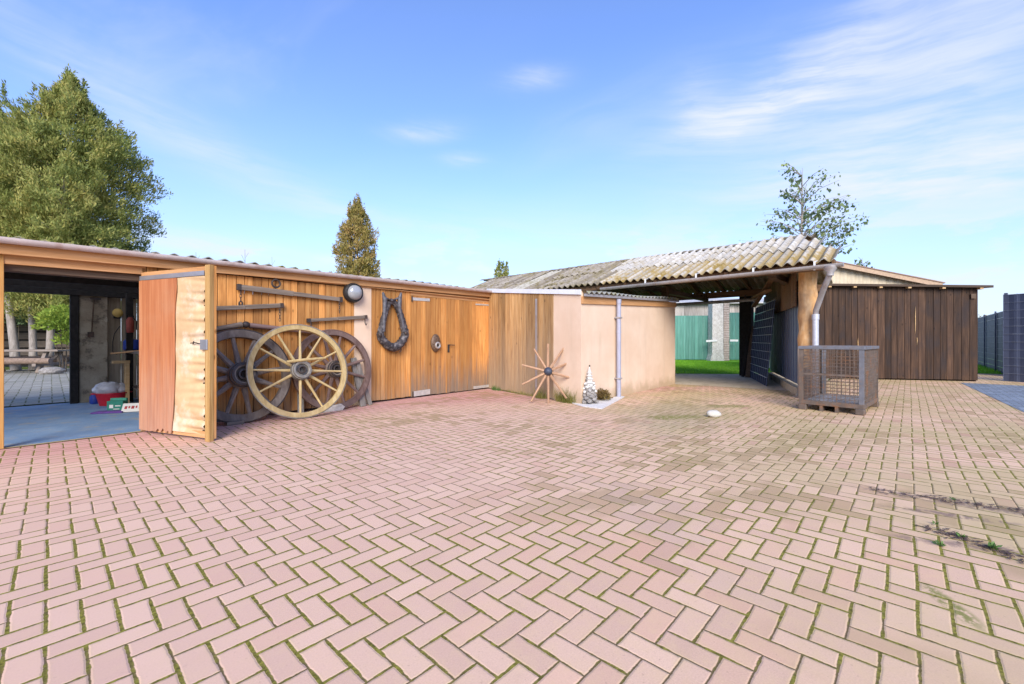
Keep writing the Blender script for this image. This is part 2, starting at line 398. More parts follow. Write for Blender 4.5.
def corrugated_mat(name, base, light, lichen, moss, mamt=.6, valley=0.0):
    m, k = newmat(name); oc = k.n('ShaderNodeTexCoord', out=3)
    geo = m.node_tree.nodes.new('ShaderNodeNewGeometry'); r = geo.outputs['Random Per Island']
    n1 = k.noise(oc, 2.2, 6, .65); n2 = k.noise(oc, 11, 6, .7); n3 = k.noise(oc, 40, 3, .6)
    c = k.mix(r, base, light)
    c = k.mix(k.ss(n2, .45, .66, 0, .65), c, tuple(x*.45 for x in base))
    c = k.mix(k.m('MULTIPLY', k.ss(k.m('ADD', n1, k.m('MULTIPLY', n2, .5)), .72, .92), mamt), c, lichen)
    c = k.mix(k.m('MULTIPLY', k.ss(k.m('ADD', n1, k.m('MULTIPLY', n3, .4)), .74, .88), mamt), c, moss)
    if valley:
        vy = k.m('COSINE', k.m('MULTIPLY', k.m('ADD', k.xyz(oc)[1], .50), 2*math.pi/.177))
        c = k.mix(k.m('MULTIPLY', k.ss(k.m('ADD', vy, k.m('MULTIPLY', k.m('SUBTRACT', n2, .5), 2.2)), .5, -.7), valley), c, k.mix(n1, tuple(x*.9 for x in lichen), moss))
    return finish(m, k, c, .9, bump=k.m('ADD', n2, k.m('MULTIPLY', n3, .5)), bstr=.5, bdist=.012, spec=.2)


def leaf_mat(name, c0, c1, c2, tr=.25):
    m, k = newmat(name); oc = k.n('ShaderNodeTexCoord', out=3)
    r = m.node_tree.nodes.new('ShaderNodeNewGeometry').outputs['Random Per Island']
    big = k.noise(oc, .9, 4, .6)
    f = k.m('ADD', k.m('MULTIPLY', r, .5), k.m('MULTIPLY', k.ss(big, .3, .7), .5))
    c = k.ramp(f, [(.12, c0), (.5, c1), (.88, c2)])
    d = k.n('ShaderNodeBsdfPrincipled', {'Base Color': c, 'Roughness': .6, 'Specular IOR Level': .25})
    t = k.n('ShaderNodeBsdfTranslucent', {'Color': c})
    mx = k.n('ShaderNodeMixShader', {0: tr, 1: d, 2: t})
    o = m.node_tree.nodes.new('ShaderNodeOutputMaterial'); m.node_tree.links.new(mx, o.inputs[0]); return m


def plaster_mat():
    m, k = newmat('beige_plaster'); oc = k.n('ShaderNodeTexCoord', out=3)
    n = k.noise(oc, 70, 4, .6); b = k.noise(oc, 1.4, 5, .6); z = k.xyz(oc)[2]
    c = k.mix(k.ss(b, .3, .7), (.655, .475, .335), (.72, .55, .41))
    dz_ = k.m('ADD', z, k.m('MULTIPLY', k.m('SUBTRACT', k.noise(oc, 4, 5, .65), .5), .5))
    c = k.mix(k.ss(dz_, .30, -.02, 0, .65), c, (.34, .25, .14))
    c = k.mix(k.ss(k.noise(k.scale(oc, (5, 5, .6)), 1, 5, .6), .50, .78, 0, .3), c, (.46, .35, .24))
    return finish(m, k, c, .9, bump=k.m('ADD', n, b), bstr=.3, bdist=.006, spec=.15)


def concrete_mat(name, c0, c1, dirt=(.1, .08, .06), amt=.5, sc=1.6):
    m, k = newmat(name); oc = k.n('ShaderNodeTexCoord', out=3)
    a = k.noise(oc, sc, 6, .65); f = k.noise(oc, 60, 4, .7)
    c = k.mix(k.ss(a, .3, .7), c0, c1); c = k.mix(k.ss(k.noise(oc, sc*2.3, 6, .7), .5, .68, 0, amt), c, dirt)
    fb = k.m('ADD', .8, k.m('MULTIPLY', f, .4)); c = k.mix(1.0, c, k.comb(fb, fb, fb), 'MULTIPLY')
    return finish(m, k, c, .9, bump=k.m('ADD', a, f), bstr=.4, bdist=.01, spec=.2)


PINE = wood('oiled_pine', ((.33, .130, .034), (.53, .235, .065), (.66, .35, .12)), var=.7, blotch=.35, bcol=(.33, .145, .045), weather=.75, wz=(-.25, .55), wcol=(.23, .165, .11))
PINE_DOOR = wood('oiled_pine_door', ((.32, .125, .033), (.51, .225, .062), (.63, .33, .11)), var=.65, blotch=.35, bcol=(.33, .15, .05), weather=.95, wz=(-.1, .85), wcol=(.20, .15, .11))
PINE_X = wood('pine_trim', ((.42, .20, .075), (.56, .29, .12), (.66, .38, .19)), axis='X', knots=False, var=.2)
PLANK_OLD = wood('weathered_pine', ((.19, .09, .03), (.42, .23, .085), (.56, .36, .17)), weather=.8, wz=(-.3, 2.1), wcol=(.30, .235, .165), var=.75)
DARK = wood('dark_stained_board', ((.025, .014, .009), (.058, .031, .018), (.125, .068, .038)), along=.9, cross=22, blotch=.55, bcol=(.026, .022, .024), var=.7)
BEAM = wood('old_beam', ((.06, .04, .028), (.13, .085, .055), (.21, .15, .10)), axis='X', knots=False)
BEAM_Y = wood('old_beam_brown', ((.10, .055, .03), (.19, .105, .055), (.27, .16, .09)), axis='Y', knots=False)
BLACKW = plain('tarred_timber', (.022, .019, .017), .85, var=.4)
GREYW = wood('grey_old_wood', ((.11, .085, .065), (.20, .155, .12), (.31, .25, .20)), axis='X', knots=False)
GREYW_Z = wood('grey_old_wood_upright', ((.13, .11, .095), (.24, .21, .18), (.36, .32, .28)), knots=False)
LOG = wood('peeled_log', ((.42, .20, .075), (.66, .37, .15), (.76, .53, .30)), cross=9, along=2.6, blotch=.75, bcol=(.24, .15, .09), var=.1, bstr=1.0)
WHEEL_GREY = wood('weathered_wheel_wood', ((.115, .085, .066), (.19, .148, .120), (.29, .24, .20)), cross=14, along=5, knots=False, blotch=.55, bcol=(.085, .07, .06), bstr=.7)
WHEEL_YEL = wood('ochre_wheel_wood', ((.30, .20, .08), (.47, .34, .15), (.58, .46, .25)), cross=14, along=5, knots=False, blotch=.6, bcol=(.27, .20, .12), var=.35, bstr=.7)
WHEEL_BRN = wood('brown_wheel_wood', ((.085, .05, .04), (.14, .085, .07), (.21, .14, .115)), cross=14, along=5, knots=False, blotch=.5, bcol=(.22, .16, .14), bstr=.7)
IRON = plain('old_iron', (.075, .062, .058), .6, .55, dirt=(.12, .06, .03))
IRON_LT = plain('worn_iron_tyre', (.26, .235, .20), .55, .35, dirt=(.15, .09, .05))
ZINC = plain('zinc_sheet', (.50, .51, .54), .42, .75, var=.12, scale=7)
ZINC_OLD = plain('dull_zinc_gutter', (.44, .41, .40), .55, .45, var=.15, scale=5, dirt=(.30, .22, .19))
PIPE_M = plain('painted_downpipe', (.36, .36, .44), .5, .1, var=.1, scale=6)
PLASTER = plaster_mat()
PLY = wood('red_brown_plywood', ((.29, .088, .034), (.43, .155, .062), (.54, .25, .12)), cross=18, along=.7, knots=False, weather=.7, wz=(-.3, 1.1), wcol=(.40, .25, .18), blotch=.35, bcol=(.44, .235, .13), var=.05)
FOAM = plain('aged_foam_sheet', (.58, .385, .205), .9, var=.16, scale=4.0, dirt=(.68, .56, .43), dscale=2.6, damt=.8)
ROOF_OLD = corrugated_mat('lichened_fibre_cement', (.20, .165, .125), (.39, .34, .275), (.30, .24, .12), (.075, .062, .03), .9, .5)
ROOF_MOSS = corrugated_mat('mossy_fibre_cement', (.32, .28, .22), (.52, .47, .39), (.40, .27, .08), (.20, .14, .04), .95, .75)
ROOF_WHITE = corrugated_mat('pale_fibre_cement', (.43, .40, .355), (.58, .55, .50), (.44, .36, .23), (.26, .21, .12), .55, .35)
ROOF_CREAM = corrugated_mat('cream_fibre_cement', (.36, .33, .27), (.46, .42, .34), (.34, .30, .20), (.2, .18, .10), .5)
ROOF_SHED = corrugated_mat('mossy_shed_sheets', (.26, .25, .22), (.36, .35, .30), (.40, .36, .10), (.17, .16, .04), 1.0)
ROOF_DARK = plain('dark_bitumen_sheet', (.06, .055, .05), .85)
CLAD = plain('beige_trapezoid_sheet', (.56, .47, .33), .6, .1, var=.12, scale=4)
CONC = concrete_mat('worn_concrete', (.50, .41, .28), (.60, .50, .36), (.16, .12, .07), .6)
CONC_WALL = concrete_mat('stained_concrete', (.28, .23, .165), (.44, .38, .28), (.075, .055, .04), .75, 2.6)
BLUEFL = concrete_mat('blue_floor_paint', (.13, .215, .35), (.21, .30, .42), (.32, .30, .25), .85, 1.7)
GRAVELW = concrete_mat('white_stone_chippings', (.62, .58, .54), (.72, .69, .65), (.40, .36, .31), .5, 12)
ANTHR = plain('anthracite_privacy_strip', (.066, .076, .115), .5, .0, var=.15, scale=3)
ANTHR_LT = plain('grey_slat_paint', (.13, .15, .225), .5, .0, var=.12, scale=3)
WIRE_LT = plain('pale_fence_wire', (.26, .28, .33), .5, .4, var=.1)
GREENW = wood('green_painted_boards', ((.075, .19, .15), (.105, .265, .21), (.16, .34, .28)), cross=18, along=1.0, knots=False, var=.3)
CAGE = plain('worn_grey_steel', (.165, .125, .098), .6, .35, var=.25, scale=10, dirt=(.24, .12, .06), dscale=7, damt=.9)
CAGE_B = plain('worn_blue_grey_steel', (.17, .17, .185), .55, .2, var=.2, scale=10, dirt=(.22, .14, .09), dscale=8)
CAGE_DECK = wood('grey_deck_board', ((.16, .14, .13), (.26, .24, .22), (.36, .34, .32)), axis='Y', knots=False)
LEATHER = plain('cracked_leather', (.050, .042, .044), .6, .0, var=.6, scale=30, dirt=(.21, .185, .18), dscale=17, damt=.75)
CAST = plain('brown_cast_relief', (.16, .10, .065), .5, .3, var=.5, scale=40)
SILVER = plain('silver_glaze', (.50, .46, .42), .35, .5, var=.2)
GLASS = plain('lamp_glass', (.30, .31, .32), .12, .0, var=.15, scale=5, spec=.9)
LAMPB = plain('lamp_housing', (.03, .028, .028), .4, .2)
STONEW = concrete_mat('white_painted_stone', (.56, .54, .50), (.70, .68, .64), (.18, .16, .13), .7, 24)
STONEG = concrete_mat('grey_rock', (.20, .18, .16), (.36, .33, .30), (.07, .06, .05), .6, 20)
BARK = wood('grey_bark', ((.19, .165, .14), (.33, .285, .245), (.46, .41, .36)), cross=16, along=3, knots=False, bstr=.8)
BARK_DK = wood('dark_bark', ((.05, .04, .03), (.09, .07, .05), (.14, .11, .085)), cross=14, along=3, knots=False, bstr=.8)
THUJA = leaf_mat('arborvitae_spray', (.16, .20, .050), (.29, .315, .080), (.50, .43, .13), .35)
THUJA_BR = leaf_mat('bronzed_arborvitae_spray', (.20, .19, .05), (.36, .29, .08), (.54, .36, .14), .35)
LEAF = leaf_mat('birch_leaf', (.08, .12, .07), (.14, .20, .09), (.28, .33, .12))
BUSH = leaf_mat('bright_bush_leaf', (.13, .20, .03), (.26, .36, .05), (.44, .48, .08), .35)
GRASSM = leaf_mat('lawn_blade', (.16, .36, .02), (.22, .46, .03), (.30, .54, .05), .4)
DRYGR = leaf_mat('dry_tuft_blade', (.13, .14, .03), (.26, .25, .06), (.44, .36, .14), .3)
WEED = leaf_mat('weed_leaf', (.06, .13, .03), (.11, .21, .05), (.18, .28, .09), .3)
BROWNPL = leaf_mat('brown_heather_leaf', (.09, .055, .02), (.17, .11, .035), (.24, .19, .06), .2)
REDP = plain('red_plastic', (.48, .015, .03), .4, var=.1)
GREENP = plain('dark_green_carton', (.02, .19, .13), .5, var=.15)
BLUEP = plain('blue_plastic', (.02, .05, .30), .4, var=.15)
PURP = plain('purple_cloth', (.14, .06, .27), .9, var=.25)
PAPER = plain('white_card', (.72, .68, .62), .8, var=.08)
REDMARK = plain('red_print', (.40, .05, .05), .7, var=.2)
BAGM = plain('milky_film_bag', (.48, .48, .52), .3, var=.25, scale=14, spec=.7)
NAVY = plain('dark_blue_drum', (.03, .05, .12), .5)
YELP = plain('yellowed_lamp_cover', (.62, .42, .12), .5, var=.1)
LIGHTW = wood('light_sawn_wood', ((.45, .27, .11), (.56, .36, .17), (.64, .45, .25)), axis='X', knots=False)
WHITEP = plain('white_enamel', (.72, .70, .66), .5, var=.06)
BRICKOLD = concrete_mat('flaking_whitewash', (.48, .44, .39), (.64, .60, .55), (.24, .16, .12), .8, 7)
BRICKM = concrete_mat('old_brick', (.40, .31, .26), (.50, .42, .36), (.22, .14, .10), .6, 9)
GREYCL = wood('grey_barn_board', ((.20, .17, .145), (.34, .30, .265), (.50, .46, .42)), knots=False)
TABLEW = wood('weathered_table_wood', ((.17, .13, .105), (.27, .215, .175), (.37, .31, .26)), axis='X', knots=False)

PAVE = paving('pink_block_paving', .0999, (-.14, -.24), (.635, .405, .276), (.690, .455, .308), (.135, .092, .042), (.185, .162, .024))
PAVE_BL = paving('blue_grey_block_paving', .10, (.3, .2), (.155, .185, .235), (.24, .275, .33), (.10, .10, .09), (.10, .11, .04), stains=False, mossamt=.2)
PAVE_YD = paving('grey_yard_paving', .16, (.1, .4), (.26, .25, .22), (.36, .34, .30), (.10, .09, .07), (.13, .13, .05), stains=False, mossamt=.8)


def ground_mat():
    m, k = newmat('rough_grass_ground'); pos = m.node_tree.nodes.new('ShaderNodeNewGeometry').outputs['Position']
    a = k.noise(pos, .6, 5, .6); f = k.noise(pos, 30, 4, .7)
    c = k.mix(k.ss(a, .3, .7), (.08, .12, .025), (.13, .17, .04)); c = k.mix(k.ss(f, .4, .7, 0, .6), c, (.05, .08, .02))
    return finish(m, k, c, .95, bump=f, bstr=.6, bdist=.03, spec=.1)
def lawn_mat():
    m, k = newmat('lawn_turf'); pos = m.node_tree.nodes.new('ShaderNodeNewGeometry').outputs['Position']
    f = k.noise(pos, 60, 4, .7); a = k.noise(pos, 1.3, 4, .6)
    c = k.mix(k.ss(a, .3, .7), (.16, .36, .02), (.21, .44, .03)); c = k.mix(k.ss(f, .45, .7, 0, .5), c, (.12, .28, .02))
    return finish(m, k, c, .95, bump=f, bstr=.6, bdist=.02, spec=.1)
GROUND, LAWN = ground_mat(), lawn_mat()

mC, kC = newmat('translucent_sheet')
oC = mC.node_tree.nodes.new('ShaderNodeOutputMaterial'); mC.node_tree.links.new(kC.n('ShaderNodeBsdfTranslucent', {'Color': (.85, .84, .80)}), oC.inputs[0]); CLEAR = mC

# ------------------------------------------------------------------ the setting
def sheet(name, poly, z, mat, label=None, kind='structure'):
    o = MB().add([(x, y, z) for x, y in poly], [tuple(range(len(poly)))]).build(name, mat)
    o['kind'] = kind
    if label: o['label'] = label
    return o
sheet('ground', [(-400, -400), (400, -400), (400, 400), (-400, 400)], -.024, GROUND, 'rough grass ground around the yard')
sheet('paving', [(-9, -9), (20.6, -9), (20.6, 1.5), (10.9, 1.62), (10.6, 6.3), (7.6, 7.2), (-9, 6.6)], 0.0, PAVE, 'pink herringbone block paving of the yard')
sheet('side_paving', [(15.7, -8.9), (15.7, -.95), (10.0, -1.27), (3.0, -1.66 - .6), (3.0, -8.9)], .004, PAVE_BL, 'blue grey block paving along the right edge')
sheet('yard_paving', [(-9, 10.62), (3.5, 11.05), (3.5, 24), (-9, 24)], -.004, PAVE_YD, 'grey paving of the yard behind the shed')
sheet('concrete_apron', [(10.45, 4.2), (10.8, 1.45), (16.2, 1.7), (16.2, 7.0), (13.2, 7.2), (10.4, 7.2)], .004, CONC, 'worn concrete ground under the open shelter')
sheet('lawn', [(13.55, 9.5), (13.62, 5.45), (15.2, 3.4), (27, 3.4), (27, 14), (13.5, 14)], .010, LAWN, 'bright green lawn behind the shelter')
sheet('side_lawn', [(20.4, -6), (40, -10), (40, 1.0), (20.4, .4)], .010, LAWN, 'green lawn beyond the dark timber shed')


def blades(name, poly_pts, n, hgt, wid, mat, kind='stuff', label=None, parent=None, z=0.0, lean=.35):
    P = np.asarray(poly_pts); n = len(P); h = hgt*(.5+rng.random(n)); a = rng.random(n)*2*np.pi
    dx = np.cos(a)*wid*.5; dy = np.sin(a)*wid*.5
    b = rng.random(n)*2*np.pi; l = h*lean*rng.random(n)
    V = np.zeros((n, 4, 3))
    V[:, 0] = np.stack([P[:, 0]-dx, P[:, 1]-dy, np.full(n, z)], 1); V[:, 1] = np.stack([P[:, 0]+dx, P[:, 1]+dy, np.full(n, z)], 1)
    tip = np.stack([P[:, 0]+np.cos(b)*l, P[:, 1]+np.sin(b)*l, z+h], 1)
    V[:, 2] = tip + np.stack([dx*.15, dy*.15, dx*0], 1); V[:, 3] = tip - np.stack([dx*.15, dy*.15, dx*0], 1)
    o = quads(name, V, mat, parent)
    if parent is None: tag(o, label, None, None, kind)
    return o
N = 26000
P = np.stack([13.6+rng.random(N)*8.5, 3.5+rng.random(N)*6.5], 1)
P = P[(P[:, 1] > 5.45 - (P[:, 0]-13.55)*1.25)]
blades('lawn_grass', P, 0, .045, .014, GRASSM, label='mown bright green grass behind the shelter', z=.008)
P = np.stack([20.5+rng.random(9000)*9, -4+rng.random(9000)*4.2], 1)
blades('side_lawn_grass', P, 0, .09, .02, GRASSM, label='green grass between timber shed and grey fence', z=.008)

# ------------------------------------------------------------------ the long wooden shed on the left
shed = thing('wooden_shed', 'long low wooden shed with orange pine boards, gutter and open doorway', 'shed', SHED_O, (0, 0, SHED_A))


def planks(x0, x1, z0, z1, y, t=.022, w=.105, jit=.004, seed=0, wv=.3, gap=.007):
    """upright boards in the xz plane, front at y"""
    g = np.random.default_rng(seed); m = MB(); x = x0
    while x < x1 - 1e-4:
        ww = w*(1 + wv*(g.random()-.5)); xe = min(x+ww, x1)
        if x1 - xe < w*.35: xe = x1
        d = jit*g.random(); zb = z0 + .012*g.random()
        c = .003
        vs = [(x+gap/2, y-d+c, zb), (x+gap/2+c, y-d, zb), (xe-gap/2-c, y-d, zb), (xe-gap/2, y-d+c, zb), (xe-gap/2, y-d+t, zb), (x+gap/2, y-d+t, zb)]
        n = len(vs); top = [(a, b, z1) for a, b, _ in vs]
        m.add(vs+top, [tuple(range(n-1, -1, -1)), tuple(range(n, 2*n))] + [(i, (i+1) % n, n+(i+1) % n, n+i) for i in range(n)])
        x = xe
    return m


OPL, OPR = -.32, .735      # the open doorway
planks(.78, 3.446, .03, 1.97, 0, seed=1).build('board_wall', PINE, shed)
planks(3.76, 4.585, .03, 1.99, 0, seed=2).build('board_wall', PINE, shed)
planks(6.70, 7.02, .03, 2.0, 0.03, seed=3).build('board_wall', PINE, shed)
planks(-5.0, -3.3, .03, 1.97, 0, seed=4).build('board_wall', PINE, shed)
MB().box(OPL-.07, OPL, -.01, .09, 0, 1.955).build('door_jamb', wood('jamb_pine', ((.42, .19, .05), (.58, .30, .09), (.66, .38, .15)), knots=False), shed, bevel=.004)
MB().box(-3.3, -3.23, -.01, .09, 0, 1.94).build('door_jamb', PINE, shed)  # far side of an unseen open bay, added to let daylight in
MB().box(OPR, OPR+.04, 0, .09, 0, 1.955).build('door_jamb', PINE, shed, bevel=.004)
MB().box(3.447, 3.759, -.012, .06, 0, 1.985).build('plaster_pier', PLASTER, shed)
MB().box(4.585, 6.70, -.001, .03, 1.93, 2.06).build('door_head', PINE_X, shed)
MB().box(.78, 7.0, .035, .06, 1.88, 2.11).build('wall_plate', BLACKW, shed)  # blocking board, added to stop light leaking in above the wall
# eaves: header, fascia, gutter, roof
MB().add([(-5, -.006, 1.79), (7.03, -.006, 1.96), (7.03, -.006, 2.05), (-5, -.006, 1.93)], [(0, 1, 2, 3)])
fz = lambda x: 1.953 + .0138*x
hd = MB()
XL = -3.3
hd.add([(XL, .0, fz(XL)-.085), (OPR+.04, .0, fz(OPR)-.085), (OPR+.04, .0, fz(OPR)+.02), (XL, .0, fz(XL)+.02),
        (XL, .05, fz(XL)-.085), (OPR+.04, .05, fz(OPR)-.085), (OPR+.04, .05, fz(OPR)+.02), (XL, .05, fz(XL)+.02)],
       [(0,1,2,3),(7,6,5,4),(0,4,5,1),(3,2,6,7),(0,3,7,4),(1,5,6,2)])
hd.build('header_board', PINE_X, shed)
MB().box(-3.3, 1.4, .06, .20, 1.80, 1.875).build('lintel_beam', BEAM, shed, bevel=.008)
MB().add([(-5, -.075, fz(-5)), (7.04, -.075, fz(7.04)), (7.04, -.075, fz(7.04)+.105), (-5, -.075, fz(-5)+.105),
          (-5, -.045, fz(-5)), (7.04, -.045, fz(7.04)), (7.04, -.045, fz(7.04)+.105), (-5, -.045, fz(-5)+.105)],
         [(0,1,2,3),(7,6,5,4),(0,4,5,1),(3,2,6,7),(0,3,7,4),(1,5,6,2)]).build('fascia_board', PINE_X, shed, bevel=.004)
MB().box(-5, 7.02, -.044, .0, 1.985, 2.0, Matrix.Shear('XY', 4, (0, 0)).to_4x4()).build('soffit_board', PINE_X, shed)


def gutter(p0, p1, r, t=.006, n=10, lip=.010):
    """half-round gutter from p0 to p1 (rim centre line)"""
    p0 = Vector(p0); p1 = Vector(p1); d = (p1-p0).normalized(); sd = Vector((0, 0, 1)).cross(d).normalized(); up = d.cross(sd)
    prof = [(-r-lip*.4, .008), (-r-lip*.7, -.004)] + [(-r*math.cos(math.pi*i/n), -r*math.sin(math.pi*i/n)) for i in range(n+1)]
    inner = [((r-t)*math.cos(math.pi*i/n), -(r-t)*math.sin(math.pi*i/n)) for i in range(n+1)]
    prof = prof + inner + [(-r+t, .008)]
    m = MB(); n2 = len(prof)
    vs = [p0 + sd*a + up*b for a, b in prof] + [p1 + sd*a + up*b for a, b in prof]
    m.add(vs, [(i, (i+1) % n2, n2+(i+1) % n2, n2+i) for i in range(n2)])
    # end discs
    for p in (p0, p1):
        m.add([p + sd*(-r*math.cos(math.pi*i/n)) + up*(-r*math.sin(math.pi*i/n)) for i in range(n+1)], [tuple(range(n+1))])
    return m
g = gutter((7.06, -.135, 2.185), (-5, -.135, 2.115 - .066), .056)
g.build('gutter', plain('copper_tinted_gutter', (.60, .52, .50), .5, .15, var=.12, scale=4, dirt=(.36, .22, .17)), shed, smooth=True)


def corrugated(p0, along, up, n_w, pitch, L, amp, sheets=6, seg=8, rows=1, lap=.1, rowlift=.012, seed=0, skip=None, cutrow=None, thick=.012):
    """fibre cement sheets: along = direction of the eave, up = direction up the slope"""
    g = np.random.default_rng(seed); p0 = Vector(p0); a = Vector(along).normalized(); u = Vector(up).normalized(); nrm = a.cross(u).normalized()
    if nrm.z < 0: nrm = -nrm
    out = []
    rl = L/rows
    for r in range(rows):
        m = MB(); s0 = 0; clear = MB()
        while s0 < n_w:
            s1 = min(n_w, s0+sheets)
            dz = g.random()*.006; du = (g.random()-.5)*.03
            vs = []; cnt = (s1-s0)*seg+1
            ts = [r*rl - (lap if r else 0) + du, (r+.5)*rl, (r+1)*rl]
            for layer in (0, 1):
                for ti, tt in enumerate(ts):
                    for i in range(cnt):
                        q = s0 + i/seg
                        h = amp*math.cos(2*math.pi*q) + rowlift*r*0 + (rowlift if ti == 0 and r else 0) + dz - layer*thick + .012*math.sin(q*.37+r)
                        vs.append(p0 + a*(q*pitch) + u*tt + nrm*h)
            fs = []; nt = len(ts)
            for layer in (0, 1):
                o = layer*nt*cnt
                for ti in range(nt-1):
                    for i in range(cnt-1):
                        f = (o+ti*cnt+i, o+ti*cnt+i+1, o+(ti+1)*cnt+i+1, o+(ti+1)*cnt+i)
                        fs.append(f if layer == 0 else f[::-1])
            for i in range(cnt-1):   # eave edge
                fs.append((nt*cnt+i, nt*cnt+i+1, i+1, i))
            (clear if skip and (r, s0//sheets) in skip else m).add(vs, fs); s0 = s1
        out.append(m)
        if clear.v: out.append(clear)
    return out
shr = corrugated((-5, -.165, 2.062), (1, 0, .0096), (0, 1, .05), 69, .177, 4.3, .022, sheets=6, rows=2, seed=4, skip={(1, c) for c in range(6)})
for i, m in enumerate(shr): m.build('roof' if i < 2 else 'added_skylight_sheet', ROOF_SHED if i < 2 else CLEAR, shed, smooth=True)  # unseen translucent sheets in the upper row, added to brighten the interior
# interior: floor, back wall with its own doorway, side walls, roof beams
sheet_o = MB().add([(-5, .02, .006), (1.75, .02, .006), (1.75, 3.98, .006), (-5, 3.98, .006)], [(0, 1, 2, 3)]).build('floor', BLUEFL, shed)
MB().add([(-3.2, -.02, .009), (OPR, -.02, .009), (OPR, .035, .009), (-3.2, .035, .009)], [(0, 1, 2, 3)]).build('threshold', plain('worn_threshold_edge', (.42, .33, .17), .9), shed)
MB().box(.47, .83, 3.80, 4.0, 0, 2.06).build('concrete_pier', CONC_WALL, shed, bevel=.01)
planks(.83, 1.8, 0, 2.1, 3.9, seed=8, w=.2).build('back_wall', wood('inside_board', ((.24, .19, .13), (.36, .29, .21), (.46, .38, .28)), knots=False), shed)
MB().box(1.7, 1.76, .03, 3.9, 0, 2.05).build('partition_wall', CONC_WALL, shed)
MB().box(-5, -3.2, 3.85, 3.95, 0, 2.1).build('back_wall', CONC_WALL, shed)  # rear opening widened out of view to let more light in
MB().box(.36, .46, 3.75, 3.93, 0, 2.06).build('door_post', BLACKW, shed)
MB().box(1.02, 1.11, 3.32, 3.42, 0, 2.06).build('roof_post', BLACKW, shed)
MB().box(-3.2, 1.75, 3.72, 3.9, 1.86, 2.10).build('lintel_beam', BLACKW, shed)
bm_ = MB()
for i, yy in enumerate((.9, 1.8, 2.8)): bm_.box(-5, 1.7, yy, yy+.1, 1.88, 2.03)
bm_.build('roof_beam', BLACKW, shed)
for xx in (-1.1, .5): MB().box(xx, xx+.08, .2, 3.8, 2.03, 2.09).build('roof_rafter', BLACKW, shed)
MB().box(1.76, 7.0, 3.9, 3.96, 0, 2.1).build('back_wall', BLACKW, shed)
MB().box(-5.0, -4.95, .02, 3.9, 0, 2.05).build('side_wall', BLACKW, shed)
MB().box(7.0, 7.03, .05, 3.9, 0, 2.05).build('side_wall', BLACKW, shed)

# double doors with strap hinges
def leaf(x0, x1, seed, top):
    return planks(x0, x1, .02, top, -.006, t=.03, seed=seed, w=.115).build('door', PINE_DOOR, shed)
d1 = leaf(4.59, 5.435, 21, 1.925); d2 = leaf(5.447, 6.69, 22, 1.925)
MB().box(5.425, 5.452, -.022, -.008, .02, 1.92).build('cover_strip', PINE, d1)
hm = plain('grey_strap_hinge', (.55, .52, .48), .5, .4, var=.15)
def hinge(x0, x1, z0, z1, dpar, h=.055):
    m = MB().add([(x0, -.017, z0-h/2), (x1, -.017, z1-h/2), (x1, -.017, z1+h/2), (x0, -.017, z0+h/2), (x0, -.009, z0-h/2), (x1, -.009, z1-h/2), (x1, -.009, z1+h/2), (x0, -.009, z0+h/2)],
                [(0,1,2,3),(7,6,5,4),(0,4,5,1),(3,2,6,7),(0,3,7,4),(1,5,6,2)])
    o = m.build('hinge', hm, dpar, bevel=.003); pin = x0 if dpar is d1 else x1
    m2 = MB().tube([(pin, -.02, z0-.05), (pin, -.02, z0+.05)], .013); m2.build('hinge_pin', IRON, dpar, smooth=True)
hinge(4.60, 5.02, 1.862, 1.868, d1); hinge(4.62, 5.03, .075, .085, d1, .10)
hinge(6.26, 6.685, 1.862, 1.872, d2, .035); hinge(6.2, 6.685, .06, .062, d2, .06)
MB().box(5.475, 5.515, -.022, -.008, .84, 1.0).tube([(5.50, -.02, .99), (5.50, -.055, .99), (5.62, -.06, .985)], .009).build('handle', IRON, d2)

# the open door leaf, swung out past square
dh, de = Vector((.755, -.03, 0)), Vector((1.16, -1.20, 0))
ang = math.atan2((de-dh).y, (de-dh).x); DL = (de-dh).length
door = bpy.data.objects.new('door', None); COL.objects.link(door); door.parent = shed; door.location = dh; door.rotation_euler = (0, 0, ang)
door['label'] = 'open door leaf lined with peeling red brown plywood and bare foam'
# leaf local: x from hinge to free edge, inside face towards -y
dm = planks(0, DL, .02, 1.90, .0, t=.028, seed=31, w=.12, jit=.002)
dm.build('outer_board', PINE, door)
MB().box(DL-.075, DL, -.05, -.002, .0, 1.905).build('stile', wood('stile_pine', ((.34, .18, .06), (.50, .29, .10), (.60, .39, .17)), knots=False), door, bevel=.004)
MB().box(.0, DL-.076, -.028, -.004, 1.80, 1.89).build('rail', PINE_X, door)
MB().box(.0, DL-.076, -.028, -.004, .03, .10).build('rail', PINE_X, door)
MB().box(.002, DL-.09, -.049, -.041, 1.795, 1.845).build('top_strip', ZINC, door)
# plywood with a splintered foot and edge
PX = .655
pts = [(.0, .045), (.20, .035)]
gg = np.random.default_rng(3)
for i in range(9):
    pts.append((.22+.045*i, .03 + (.09 if i % 2 else .0)*gg.random()*2.0*(i/8) + .01))
pts += [(PX-.06, .05), (PX-.03, .26), (PX-.004, .55), (PX+.004, .9), (PX, 1.3), (PX+.012, 1.5), (PX+.035, 1.68), (PX+.03, 1.79), (.0, 1.79)]
mt = Matrix(((1,0,0,0),(0,0,-1,-.046),(0,1,0,0),(0,0,0,1)))
MB().prism(pts, .006, mt).build('plywood_sheet', PLY, door)
